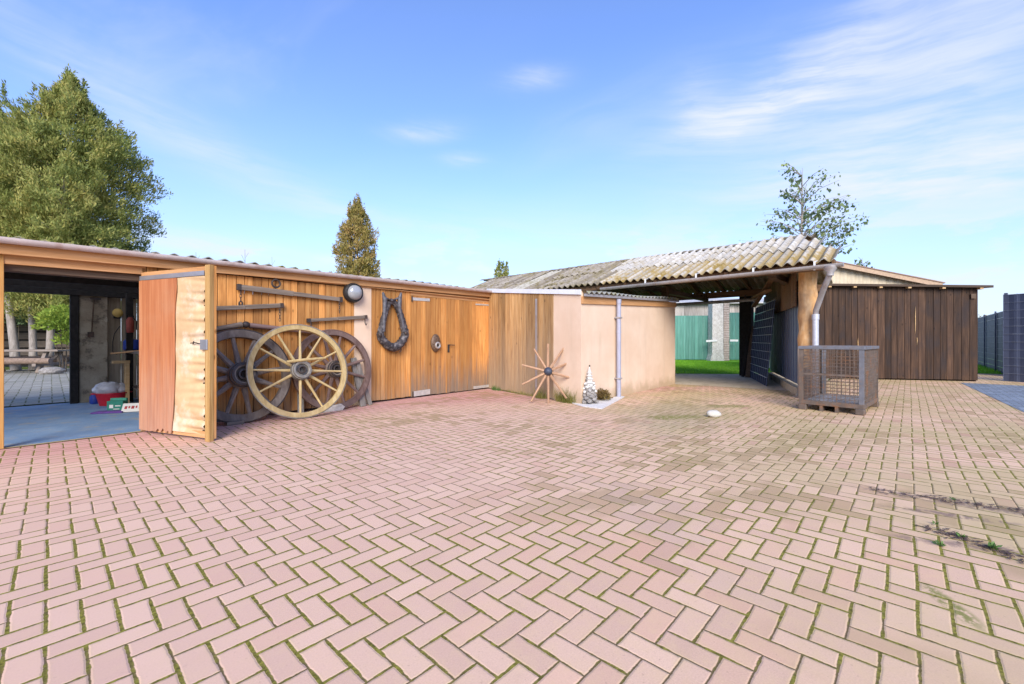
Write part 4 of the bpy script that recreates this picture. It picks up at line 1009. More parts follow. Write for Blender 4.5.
# rimless spoke hub leaning at the plank side
hb = ground_pt(549, 403.5)
hb.z = 0
view = Vector((hb.x, hb.y, 0)).normalized(); yawh = math.atan2(view.y, view.x)-R(90)
t = thing('spoke_hub', 'rimless wheel hub with ten bare wooden spokes leaning by the plank side', 'wheel hub', hb, (R(-14), 0, yawh+R(8)))
HC = Vector((0, 0, .555)); ry = Matrix.Translation(HC) @ Matrix.Rotation(R(90), 4, 'X')
MB().lathe([(.055, -.09), (.07, -.05), (.075, .0), (.072, .05), (.055, .085), (.03, .10), (.005, .105)], 22, ry).build('hub', plain('dark_blue_hub', (.06, .07, .10), .5, .3), t, smooth=True)
SPK = wood('brown_spoke', ((.24, .13, .075), (.36, .21, .125), (.46, .30, .19)), cross=12, along=4, knots=False)
for a_, L_ in ((120, .47), (88, .50), (55, .66), (23, .68), (-16, .62), (-57, .56), (-91, .555), (-121, .60), (-154, .51), (165, .47)):
    a_ = R(a_); d = Vector((math.cos(a_), 0, math.sin(a_)))
    MB().tube([HC+d*.06, HC+d*.12, HC+d*L_*.6, HC+d*L_], [.022, .024, .020, .017], 8).build('spoke', SPK, t, smooth=True)

# ------------------------------------------------------------------ the open shelter with the old corrugated roof
CO = Vector((9.68, 1.42, 0))
car = thing('open_shelter', 'open timber shelter with mossy corrugated roof on a peeled log post', 'shelter', CO)
EX, EZ, RX, RZ_ = 9.12, 2.47, 11.5, 3.40
up = Vector((RX-EX, 0, RZ_-EZ)); SL = up.length
Y0, Y1 = .92, 11.6
nw = int((Y1-Y0)/.177)
def roofpart(y0, nw_, t0, t1, mat, seed, sheets=5, amp=.034, name='roof_sheet'):
    upn = up.normalized(); o = Vector((EX, y0, EZ)) + upn*t0 + Vector((-upn.z, 0, upn.x))*(.0 if t0 == 0 else .022 if t0 < 1.5 else .040)
    for m in corrugated(o, (0, 1, -.0015), up, nw_, .177, t1-t0, amp, sheets=sheets, rows=1, seed=seed):
        m.build(name, mat, car, smooth=True, world=True)
A1 = 13; A2 = 26
# near bay: mossy eave row and pale rows above, stepped back along the hip edge
roofpart(Y0, 1, 0, 1.0, ROOF_MOSS, 1); roofpart(Y0+.177, 2, 0, 1.26, ROOF_MOSS, 2); roofpart(Y0+.177*3, 23, 0, 1.30, ROOF_MOSS, 3)
roofpart(Y0+.177*2, A2, 1.18, 1.94, ROOF_WHITE, 4); roofpart(Y0+.177*4, A2-2, 1.84, SL, ROOF_WHITE, 5)
roofpart(Y0+.177*26, 15, 0, 1.32, ROOF_OLD, 6); roofpart(Y0+.177*28, 13, 1.2, SL, ROOF_OLD, 7)
roofpart(Y0+.177*41, 3, .0, SL, ROOF_CREAM, 8, amp=.028); roofpart(Y0+.177*44, nw-44, 0, 1.32, ROOF_OLD, 10); roofpart(Y0+.177*44, nw-44, 1.2, SL, ROOF_OLD, 11)
# far slope
dn = Vector((2.9, 0, -.82))
for m in corrugated((RX+.02, Y0+.6, RZ_+.02), (0, 1, 0), dn, nw-4, .177, dn.length, .03, sheets=6, rows=2, seed=13): m.build('roof_sheet', ROOF_OLD, car, smooth=True, world=True)
# ridge tiles
rd = MB()
for i in range(28):
    y = Y0+.85+i*.375
    rd.add([(RX-.15, y, RZ_-.02), (RX, y, RZ_+.05), (RX+.15, y, RZ_-.01), (RX-.15, y+.40, RZ_-.02+.012), (RX, y+.40, RZ_+.062), (RX+.15, y+.40, RZ_+.0)], [(0, 1, 4, 3), (1, 2, 5, 4)])
rd.build('ridge_cap', ROOF_OLD, car, world=True)
# timber: log post, eave purlin, fascia, gable boards, rafters, tie beams
lp = MB(); pts_ = []; rr = []
for i in range(14):
    z = .55 + (2.37-.55)*i/13; pts_.append((9.70+.008*math.sin(i*1.3), 1.40+.008*math.cos(i*1.7), z)); rr.append(.155+.006*math.sin(i*2.1)-.008*(i/13))
lp.tube(pts_, rr, 20).build('log_post', LOG, car, smooth=True, world=True)
MB().box(9.56, 9.84, 1.26, 1.54, 0, .95).build('post_casing', wood('grey_casing', ((.15, .11, .085), (.25, .19, .15), (.34, .28, .23)), knots=False), car, bevel=.006, world=True)
MB().box(9.24, 9.38, 1.0, 11.4, 2.33, 2.45).build('eave_purlin', BEAM_Y, car, bevel=.006, world=True)
MB().box(9.58, 9.80, .98, 11.4, 2.42, 2.55).build('wall_plate', BEAM_Y, car, bevel=.006, world=True)
MB().box(13.9, 14.05, 1.6, 11.4, 2.38, 2.56).build('rear_purlin', BEAM_Y, car, bevel=.006, world=True)
MB().box(11.42, 11.58, 1.5, 11.4, 3.16, 3.30).build('ridge_beam', BEAM_Y, car, world=True)
gb = MB().add([(9.16, .98, 2.36), (9.7, .98, 2.36), (11.5, 1.55, 2.9), (11.5, 1.55, 3.3), (9.16, .98, 2.44)], [(0, 1, 2, 3, 4)])
gb.add([(9.16, 1.0, 2.36), (9.7, 1.0, 2.36), (11.5, 1.57, 2.9), (11.5, 1.57, 3.3), (9.16, 1.0, 2.44)], [(4, 3, 2, 1, 0)]).build('gable_board', BEAM, car, world=True)
for i in range(13):
    y = 1.95+.74*i
    MB().bar((9.2, y, 2.395), (11.5, y, 3.30), .07, .10).build('rafter', BEAM_Y, car, world=True)
    MB().bar((11.5, y, 3.30), (14.2, y, 2.54), .07, .10).build('rafter', BEAM_Y, car, world=True)
for y in (1.9, 4.6, 7.4): MB().box(9.6, 14.0, y, y+.14, 2.30, 2.42).build('tie_beam', BEAM, car, world=True)
for x, y in ((10.62, 4.55), (13.97, 8.5), (9.68, 8.2)): MB().box(x-.07, x+.07, y-.07, y+.07, 0, 2.42).build('post', BEAM_Y, car, world=True)
bp_ = at(746.5, 13.0); MB().box(bp_.x-.16, bp_.x+.16, bp_.y-.16, bp_.y+.16, 0, 2.62, ).build('black_post', BLACKW, car, world=True)
# back boards above the fence, dark loft boards
lb = Vector((9.95, 1.62, 0)); le = Vector((14.3, 3.08, 0)); la = math.atan2((le-lb).y, (le-lb).x)
mm_ = planks(0, (le-lb).length, 1.75, 2.75, 0, seed=55, w=.16); mtx = Matrix.Translation(lb) @ Matrix.Rotation(la, 4, 'Z'); mm_.v = [tuple(mtx @ Vector(p)) for p in mm_.v]
mm_.build('side_boards', BEAM_Y, car, world=True)
MB().bar((9.9, 1.50, 2.2), (14.0, 3.05, 2.25), .05, .14).build('side_rail', BEAM, car, world=True)
# gutter of the shelter and its bent downpipe
gutter((8.98, .80, 2.375), (8.98, 5.42, 2.335), .062).build('gutter', ZINC_OLD, car, smooth=True, world=True)
for y in (1.2, 2.15, 3.2, 4.3): MB().bar((9.0, y, 2.44), (9.25, y, 2.50), .03, .006).bar((8.985, y, 2.30), (8.985, y, 2.45), .03, .02).build('gutter_bracket', WHITEP, car, world=True)
dp0 = Vector((8.98, .98, 2.33))
zp = [(8.98, .98, 2.32), (8.98, .98, 2.22), (9.20, 1.10, 1.98), (9.46, 1.245, 1.62), (9.47, 1.25, 1.50), (9.47, 1.25, .02)]
MB().tube(zp[:5], .045, 14).build('downpipe_bend', ZINC_OLD, car, smooth=True, world=True)
MB().tube(zp[4:], .05, 14).tube([(9.47, 1.25, 1.46), (9.47, 1.25, 1.56)], .058, 14).build('downpipe', plain('pale_downpipe', (.50, .50, .53), .5, .3, var=.1), car, smooth=True, world=True)
MB().lathe([(.05, 2.18), (.055, 2.24), (.09, 2.29), (.095, 2.345)], 14, Matrix.Translation((8.98, .98, 0))).build('outlet', ZINC_OLD, car, smooth=True, world=True)

# leaning black poles
for i, (x0, x1, lab) in enumerate(((742.5, 750.5, 'dark pole leaning against the black shelter post, nearest the lawn'), (747.5, 753.5, 'dark brown plank leaning between black post and grey fence panel'))):
    a_, b_ = at(x0, 12.55-.2*i, 0), at(x1, 12.95-.1*i, 1.75-.25*i)
    t = MB().bar(a_, b_, .07+.05*i, .05).build('leaning_pole', BLACKW if i == 0 else BEAM, bevel=.006); tag(t, lab, 'pole')

# slatted grey fence along the right of the shelter and the leaning panel
fa, fb = Vector((14.15, 2.92, 0)), Vector((9.95, 1.52, 0)); fd = (fb-fa).normalized(); fl_ = (fb-fa).length; an = math.atan2(fd.y, fd.x)
t = thing('slat_fence', 'upright grey slat fence on a concrete plinth beside the log post', 'fence', fa, (0, 0, an))
MB().box(0, fl_, -.10, .10, 0, .15).build('plinth', CONC, t)
sm = MB(); x = 0.02; gg = np.random.default_rng(2)
while x < fl_-.1:
    sm.box(x, x+.20, -.03-.004*gg.random(), -.008, .20, 2.06); x += .285
sm.build('slats', ANTHR_LT, t, bevel=.004)
for z in (.24, 2.0): MB().box(0, fl_, -.007, .035, z, z+.06).build('rail', BLACKW, t)
for x in (.0, fl_*.5, fl_-.07): MB().box(x, x+.07, .036, .10, .15, 2.10).build('post', BEAM, t)
MB().box(0, fl_, .038, .05, .2, 2.05).build('backing', BLACKW, t)
MB().box(0.0, fl_, -.05, .03, 2.062, 2.10).build('cap_rail', GREYW, t)


def strip_panel(name, label, wid, hgt, loc, rot, group=None, rows=10, cols=None, base=0.0, cat='fence panel', posts=(), mat=ANTHR, rod=None):
    """double-rod mesh with woven privacy strips; local x along, z up"""
    t = thing(name, label, cat, loc, rot, group); rh = hgt/rows
    gg = np.random.default_rng(int(wid*97)); m = MB(); n = 40; s = 0
    for i in range(rows):
        for j in range(max(6, int(wid/.1))):
            nn = max(6, int(wid/.1)); x0, x1 = wid*j/nn, wid*(j+1)/nn
            o_ = .006*(1 if j % 2 else -1); o2 = -o_
            m.add([(x0, o_, base+i*rh+.004), (x1, o2, base+i*rh+.004), (x1, o2, base+(i+1)*rh-.004), (x0, o_, base+(i+1)*rh-.004),
                   (x0, o_+.003, base+i*rh+.004), (x1, o2+.003, base+i*rh+.004), (x1, o2+.003, base+(i+1)*rh-.004), (x0, o_+.003, base+(i+1)*rh-.004)], [(0,1,2,3),(7,6,5,4),(0,4,5,1),(3,2,6,7)])
    m.build('privacy_strips', mat, t)
    w_ = MB()
    for i in range(rows+1):
        for yy in (-.016, .019): w_.tube([(0, yy, base+i*rh), (wid, yy, base+i*rh)], .0035, 5)
    w_.build('cross_rods', rod or WIRE_LT, t)
    w_ = MB()
    nv = max(2, int(wid/.25))
    for i in range(nv+1): w_.tube([(wid*i/nv, -.0115, base-.01), (wid*i/nv, -.0115, base+hgt+.02)], .0035, 5)
    w_.build('upright_rods', ANTHR_LT, t)
    for x in posts: MB().box(x-.03, x+.03, .024, .064, 0, base+hgt+.05).build('post', ANTHR, t)
    return t
A_, B_ = ground_pt(749, 377), ground_pt(766.5, 386.5); d = (B_-A_); ya = math.atan2(d.y, d.x)
strip_panel('fence_panel', 'dark anthracite strip panel leaning loose against the slat fence', d.length, 2.03, A_, (R(-5), 0, ya), mat=plain('navy_panel_strip', (.030, .036, .066), .9, var=.15, spec=.1), rod=plain('bright_panel_wire', (.62, .64, .68), .5, .2, var=.1))

# boards and clutter above the fence in the shelter's corner
t = MB().bar((13.0, 3.1, 2.0), (10.6, 2.15, 2.45), .10, .05).bar((12.6, 3.0, 2.2), (10.9, 2.3, 2.2), .12, .04).build('stored_boards', BEAM_Y); tag(t, 'brown boards stored above the slat fence under the roof', 'boards')

# ------------------------------------------------------------------ steel mesh box pallet
G0 = ground_pt(799, 409); G1 = ground_pt(862, 415.5); dd = (G1-G0); ga = math.atan2(dd.y, dd.x)
box = thing('mesh_box_pallet', 'worn grey steel mesh box pallet with wooden deck on four feet', 'mesh box', G0, (0, 0, ga))
BW, BD, BH = dd.length+.02, 1.24, .985
for x, y in ((0, 0), (BW, 0), (0, BD), (BW, BD)):
    sx = 1 if x == 0 else -1; sy = 1 if y == 0 else -1; m = MB()
    m.box(min(x, x+sx*.055), max(x, x+sx*.055), min(y, y+sy*.006), max(y, y+sy*.006), .03, BH-.01)
    m.box(min(x, x+sx*.006), max(x, x+sx*.006), min(y+sy*.006, y+sy*.055), max(y+sy*.006, y+sy*.055), .03, BH-.01)
    m.build('corner_post', CAGE_B if (x > 0 and y == 0) else CAGE, box)
    MB().box(min(x-sx*.01, x+sx*.10), max(x-sx*.01, x+sx*.10), min(y-sy*.01, y+sy*.10), max(y-sy*.01, y+sy*.10), 0, .085).build('foot', CAGE, box, bevel=.01)
m = MB()
for x0, x1, y0, y1 in ((-.012, BW+.012, -.012, .028), (-.012, BW+.012, BD-.028, BD+.012), (-.012, .028, .0285, BD-.0285), (BW-.028, BW+.012, .0285, BD-.0285)): m.box(x0, x1, y0, y1, BH-.035, BH+.012)
m.build('top_rim', CAGE_B, box, bevel=.004)
m = MB()
for x0, x1, y0, y1 in ((-.004, BW+.004, -.004, .05), (-.004, BW+.004, BD-.05, BD+.004), (-.004, .05, .0505, BD-.0505), (BW-.05, BW+.004, .0505, BD-.0505)): m.box(x0, x1, y0, y1, .088, .155)
m.build('base_frame', CAGE, box, bevel=.004)
m = MB()
for i in range(7): m.box(.055 + i*(BW-.11)/7+.003, .055+(i+1)*(BW-.11)/7-.003, .052, BD-.052, .13, .150)
m.build('deck', CAGE_DECK, box)
for x in (BW*.36, BW*.60): MB().box(x-.02, x+.02, .0, BD, .0, .087).build('skid', CAGE, box)
def mesh_side(p, dx, L):
    m = MB(); dx = Vector(dx); nn = int(round(L/.052))
    for i in range(1, nn): q = Vector(p)+dx*(L*i/nn); m.tube([q+Vector((0, 0, .15)), q+Vector((0, 0, BH-.03))], .0042, 5, cap=False)
    nz_ = 15
    for i in range(1, nz_): q = Vector(p)+Vector((0, 0, .15+(BH-.18)*i/nz_)); m.tube([q, q+dx*L], .0042, 5, cap=False)
    m.build('wire_mesh', CAGE, box)
mesh_side((0, .012, 0), (1, 0, 0), BW); mesh_side((0, BD-.012, 0), (1, 0, 0), BW); mesh_side((.012, 0, 0), (0, 1, 0), BD); mesh_side((BW-.012, 0, 0), (0, 1, 0), BD)
MB().box(.055, BW-.055, .0, .010, .55, .575).build('flap_rail', CAGE, box)
MB().box(-.006, -.001, .10, .30, .42, .62).build('plate', CAGE_B, box)
MB().box(.04, .10, BD-.03, BD-.02, .16, .92).build('brace', CAGE_B, box)

# loose pale stone on the paving
p = ground_pt(713.5, 417)
t = MB().ball((0, 0, .045), (.105, .065, .055), 12, 8, .16, 4).build('stone', concrete_mat('pale_stone', (.46, .43, .37), (.57, .54, .47), (.34, .30, .22), .4, 14), smooth=True); t.location = p; t.rotation_euler = (0, .06, R(-40)); tag(t, 'pale loose stone lying on the paving by a mossy patch', 'stone')
# weeds in the joints
wp = [(940, 546), (963, 538), (993, 549), (936, 525), (952, 500)]
wl_ = ['small green weed in a paving joint, third from the right edge', 'green weed in a paving joint, just left of the largest weed', 'largest green weed in the paving joints near the right edge', 'tiny green weed in a paving joint beside dark litter', 'tiny weed in the joints at the far end of the dark litter']
for i, ((x, y), lab) in enumerate(zip(wp, wl_)):
    p = ground_pt(x, y); n = (26, 24, 40, 14, 10)[i]; g_ = np.random.default_rng(i)
    a = g_.random(n)*6.283; d_ = np.stack([np.cos(a), np.sin(a), .5+g_.random(n)*.6], 1)
    pos_ = np.array([p.x, p.y, .004]) + d_*np.array([.012, .012, .006])*g_.random((n, 1))
    o = quads('joint_weed', leaf_quads(pos_, d_, .020+.006*(i == 2), g_, .1, .5), WEED); tag(o, lab, 'weed', 'weeds in the paving joints')
# dry litter strewn at the right
n = 420; u_ = rng.random(n); w_ = rng.normal(size=n)
la_, lb_ = ground_pt(872, 490), ground_pt(1040, 514); lc_, ld_ = ground_pt(925, 527), ground_pt(1040, 566)
sel = rng.random(n) < .5; lx = np.where(sel, la_.x+(lb_.x-la_.x)*u_, lc_.x+(ld_.x-lc_.x)*u_); ly = np.where(sel, la_.y+(lb_.y-la_.y)*u_, lc_.y+(ld_.y-lc_.y)*u_)
lx = lx + rng.normal(size=n)*.035; ly = ly + rng.normal(size=n)*.02
z_ = np.full(n, .005); a = rng.random(n)*6.283; L = .005+.012*rng.random(n); w2 = .0015+.003*rng.random(n)
V = np.zeros((n, 4, 3)); ca, sa = np.cos(a), np.sin(a)
for i, (q, r_) in enumerate(((-1, -1), (1, -1), (1, 1), (-1, 1))):
    V[:, i] = np.stack([lx+q*L*ca-r_*w2*sa, ly+q*L*sa+r_*w2*ca, z_+.004*rng.random(n)], 1)
o = quads('dry_litter', V, plain('dry_brown_litter', (.10, .06, .05), .9, var=.5, scale=60)); tag(o, 'dark dry plant litter strewn over the right paving', None, None, 'stuff')

# ------------------------------------------------------------------ dark timber shed on the right, and the pale clad gable behind
D0, D1 = at(812, 12.15), at(978, 11.20); dv = (D1-D0); da = math.atan2(dv.y, dv.x); DLn = dv.length
ds = thing('dark_timber_shed', 'dark brown stained board shed with flat roof behind the mesh box', 'shed', D0, (0, 0, da))
# front faces the camera: local -y side or +y side
nloc = Vector((-math.sin(da), math.cos(da), 0)); sgn = -1 if nloc.dot(-D0) < 0 else 1    # outward side sign
pm = planks(0, DLn, .03, 2.52, 0, seed=61, w=.155, t=.025, jit=.005, wv=.3)
pm.v = [(x, -y*sgn if sgn > 0 else y, z if z < 1 else 2.62 - .045*x) for x, y, z in pm.v]
if sgn > 0: pm.f = [q[::-1] for q in pm.f]
pm.build('board_wall', DARK, ds)
o_ = sgn
def yb(a, b): return (min(a*o_, b*o_), max(a*o_, b*o_))
y0_, y1_ = yb(-.03, -3.4)
MB().box(DLn-.05, DLn-.02, *yb(-.03, -3.4), 0, 2.45).build('side_wall', DARK, ds)
MB().box(.02, .05, *yb(-.03, -3.4), 0, 2.5).build('side_wall', DARK, ds)
MB().box(0.05, DLn-.05, *yb(-3.37, -3.4), 0, 2.45).build('back_wall', DARK, ds)
rz_ = lambda x: 2.645 - .045*x
ra = [(-.4, .16*o_, rz_(-.4)+.03), (DLn+.22, .16*o_, rz_(DLn+.22)+.03), (DLn+.22, -3.6*o_, rz_(DLn)+.25), (-.4, -3.6*o_, rz_(-.4)+.25)]
if o_ > 0: ra = ra[::-1]
MB().slab(ra, .06).build('roof', wood('roof_edge_board', ((.04, .027, .018), (.08, .052, .034), (.13, .09, .06)), axis='X', knots=False), ds)
for x in (.35, .95, 1.55, 2.2, 2.95, 3.75): MB().box(x, x+.07, *yb(.035, .15), rz_(x)-.075, rz_(x)-.01).build('rafter_end', LIGHTW, ds)
MB().box(DLn-.17, DLn-.07, *yb(.02, .045), rz_(DLn)-.30, rz_(DLn)-.18).build('vent', BEAM, ds)
for x, z0, z1 in ((2.42, 1.25, 2.0), (2.46, .95, 1.15), (1.1, .75, 1.15)): 
    MB().prism([(x, z0), (x+.008, z0+.1), (x+.014, (z0+z1)/2), (x+.006, z1), (x-.004, (z0+z1)/2+.1)], .005, Matrix(((1,0,0,0),(0,0,1,.027*o_),(0,1,0,0),(0,0,0,1)))).build('split', LIGHTW, ds)

# pale trapezoid clad gable
g0, g1 = at(818, 12.75), at(925, 12.3); gv = g1-g0; gA = math.atan2(gv.y, gv.x); gL = gv.length
gs = thing('clad_outbuilding', 'pale beige sheet-clad outbuilding with low brown gable roof', 'outbuilding', g0, (0, 0, gA))
gtop = lambda x: 3.38 - (3.38-2.69)*x/gL
m = MB(); nseg = int(gL/.05); prof = []
for i in range(nseg+1):
    x = gL*i/nseg; prof.append((x, (.0 if (i // 1) % 4 in (0, 1) else .018)*o_))
for i in range(nseg):
    (x0, ya_), (x1, yb_) = prof[i], prof[i+1]
    m.add([(x0, ya_, 0), (x1, yb_, 0), (x1, yb_, gtop(x1)), (x0, ya_, gtop(x0))], [(0, 1, 2, 3)])
m.build('clad_wall', CLAD, gs)
gq = [(-.2, .22*o_, gtop(-.2)+.02), (gL+.35, .22*o_, gtop(gL+.35)+.02), (gL+.35, -4*o_, gtop(gL+.35)+.02), (-.2, -4*o_, gtop(-.2)+.02)]
if o_ > 0: gq = gq[::-1]
BROWNR = plain('brown_roof_sheet', (.30, .19, .135), .7, var=.15)
gq = [(a_, b_, c_+.085) for a_, b_, c_ in gq]; MB().slab(gq, .028).build('roof', BROWNR, gs)
vq = MB().add([(-.2, .20*o_, gtop(-.2)-.05), (gL+.3, .20*o_, gtop(gL+.3)-.05), (gL+.3, .20*o_, gtop(gL+.3)+.075), (-.2, .20*o_, gtop(-.2)+.075)], [(0, 1, 2, 3)])
vq.add([(-.2, .17*o_, gtop(-.2)-.05), (gL+.3, .17*o_, gtop(gL+.3)-.05), (gL+.3, .17*o_, gtop(gL+.3)+.075), (-.2, .17*o_, gtop(-.2)+.075)], [(3, 2, 1, 0)]).build('verge_board', plain('tan_verge_board', (.46, .32, .21), .7, var=.15), gs)
MB().box(0, gL, *yb(-.04, -3.9), 0, 2.6).build('side_body', CLAD, gs)

# ------------------------------------------------------------------ grey fences on the right
p0_, p1_ = ground_pt(1003.5, 381.0), ground_pt(1024, 382.3)
d = p1_-p0_; ya = math.atan2(d.y, d.x)
strip_panel('strip_fence', 'tall anthracite strip fence panel beside the blue grey paving', 3.0, 2.28, p0_, (0, 0, ya), rows=11, cat='fence', posts=(.03, 1.5, 2.97))
q0, q1 = at(1012, 12.6), at(977, 18.2); d = q1-q0
strip_panel('strip_fence', 'long grey strip fence running back behind the side lawn', d.length, 2.0, q0, (0, 0, math.atan2(d.y, d.x)), rows=10, cat='fence', posts=(.03, 2.5, 5.0, d.length-.03))
q2 = at(958, 24.5); d = q2-q1
strip_panel('strip_fence', 'farthest fence run past the shed corner, faded grey green', d.length, 2.0, q1+Vector((.05, .05, 0)), (0, 0, math.atan2(d.y, d.x)), rows=10, cat='fence', mat=plain('faded_green_strip', (.16, .19, .17), .7, var=.2))
t = thing('hedge_tree', 'small rusty leaved tree behind the far grey fence', 'tree', at(972, 24))
c_ = at(974, 24, 1.9)
quads('crown', cluster((c_.x, c_.y, 1.5), (.9, .9, 1.0), 1600, .10, 77), leaf_mat('rusty_leaf', (.16, .11, .03), (.28, .19, .05), (.38, .30, .12)), t)
MB().tube([(0, 0, 0), (0.05, 0, 1.6)], [.06, .03]).build('trunk', BARK, t, smooth=True)

# ------------------------------------------------------------------ beyond the shelter: green fence, gate pillar, old barn
f0, f1 = at(640, 22.6), at(709, 22.3); d = f1-f0
def board_fence(label, a, b, h, seed, mat, name='board_fence'):
    d = b-a; t = thing(name, label, 'fence', a, (0, 0, math.atan2(d.y, d.x)))
    planks(0, d.length, .05, h, 0, seed=seed, w=.14, jit=.01).build('boards', mat, t)
    for z in (.45, h-.4): MB().box(0, d.length, .024, .06, z, z+.08).build('rail', mat, t)
    for x in (.05, d.length/2, d.length-.1): MB().box(x, x+.09, .062, .14, 0, h-.05).build('post', mat, t)
    return t
board_fence('green painted board fence left of the whitewashed gate pillar', f0, f1, 2.35, 71, GREENW)
board_fence('green painted board gate right of the whitewashed gate pillar', at(727, 22.3), at(765, 22.0), 2.50, 72, GREENW, 'board_gate')
pp = at(715.5, 22.0)
t = thing('gate_pillar', 'tall flaking whitewashed gate pillar with brick edge', 'gate pillar', pp, (0, 0, YAW-R(90)))
MB().prism([(-.37, 0), (.34, 0), (.34, .04), (.30, .3), (.29, 3.1), (-.27, 3.1), (-.29, .35), (-.37, .08)], .5, Matrix(((1,0,0,0),(0,0,-1,.25),(0,1,0,0),(0,0,0,1)))).build('shaft', BRICKOLD, t, bevel=.02)
m = MB()
for i in range(26): m.box(.345, .345+.28, -.18+.008*(i % 2), .2, .03+i*.118, .03+i*.118+.10)
m.build('brick_edge', BRICKM, t, bevel=.006)
MB().box(.36, .61, -.165, .19, 0, 3.1).build('mortar', plain('dark_mortar', (.22, .16, .13), .95), t)
MB().bar((-.62, -.30, 1.02), (-.05, -.28, 1.05), .03, .10).build('hinge_bar', WHITEP, t); MB().bar((.60, -.30, 1.05), (1.0, -.30, 1.05), .03, .10).build('hinge_bar', WHITEP, t)
b0, b1_ = at(630, 26.5), at(790, 26.0); d = b1_-b0
t = thing('old_barn', 'old grey boarded barn behind the green fence', 'barn', b0, (0, 0, math.atan2(d.y, d.x)))
planks(0, d.length, 0, 3.35, 0, seed=81, w=.30, jit=.03).build('board_wall', GREYCL, t)
MB().slab([(-.3, -.35, 3.36), (d.length+.3, -.35, 3.36), (d.length+.3, 4, 4.0), (-.3, 4, 4.0)][::1], .08).build('roof', plain('pale_barn_roof', (.52, .50, .48), .7), t)
MB().box(0, d.length, .05, 3.8, 0, 3.3).build('barn_body', GREYCL, t)
gp = thing('overhead_pipe', 'grey pipe running level below the rear beam of the shelter', 'pipe', (13.85, 3.2, 2.2))
MB().tube([(0, 0, .05), (.1, 6.5, .02)], .05, 12).build('tube', ZINC_OLD, gp, smooth=True)
MB().box(-.02, .02, .3, .34, .0, .2).build('bracket', IRON, gp); MB().box(.05, .09, 4.0, 4.04, .0, .2).build('bracket', IRON, gp)

# ------------------------------------------------------------------ yard behind the shed
def at_g(px, py): return ground_pt(px, py)
tb = at(20, 14.3)
t = thing('picnic_table', 'weathered rustic picnic table with log benches behind the shed', 'picnic table', tb, (0, 0, YAW-R(90)+R(14)))
m = MB()
for i in range(5): m.box(-1.25, 1.28, -.40+i*.165, -.40+i*.165+.155, .70, .76)
m.build('tabletop', TABLEW, t, bevel=.012)
for s_ in (-1, 1): MB().tube([(-1.3, s_*.72, .40), (0, s_*.72+.02, .41), (1.3, s_*.72, .40)], [.10, .11, .10], 12).build('bench', plain('brown_log_bench', (.24, .165, .12), .8, var=.3), t, smooth=True)
for x in (-.85, .85):
    lm = MB().bar((x, -.55, .0), (x+.02, -.22, .70), .10, .10).bar((x, .55, .0), (x+.02, .22, .70), .10, .10); lm.build('leg', TABLEW, t)
    MB().bar((x+.06, -.80, .28), (x+.06, .80, .28), .10, .09).build('bench_bearer', TABLEW, t)
    MB().bar((x-.10, 0, .30), (x+.28, 0, .69), .08, .09).build('brace', TABLEW, t)
sp_ = at(52, 13.75); t = MB().ball((0, 0, .08), (.30, .22, .14), 14, 9, .2, 6).build('boulder', STONEG, smooth=True); t.location = sp_; tag(t, 'low grey brown boulder beside the picnic table', 'boulder')
fA, fB = at(-60, 17.2), at(110, 17.6); d = fB-fA
t = thing('plank_fence', 'dark horizontal plank fence behind the picnic table', 'fence', fA, (0, 0, math.atan2(d.y, d.x)))
m = MB()
for i in range(6): m.box(0, d.length, -.02, .01, .12+i*.33, .12+i*.33+.265)
m.build('planks', wood('fence_plank', ((.06, .045, .035), (.105, .08, .062), (.16, .125, .10)), axis='X', knots=False), t)
for x in (.4, 2.6, 4.8, d.length-.2): MB().box(x, x+.1, .011, .10, 0, 2.15).build('post', BEAM, t)
MB().box(0, d.length, .105, .115, 0, 2.1).build('back_sheet', BLACKW, t)


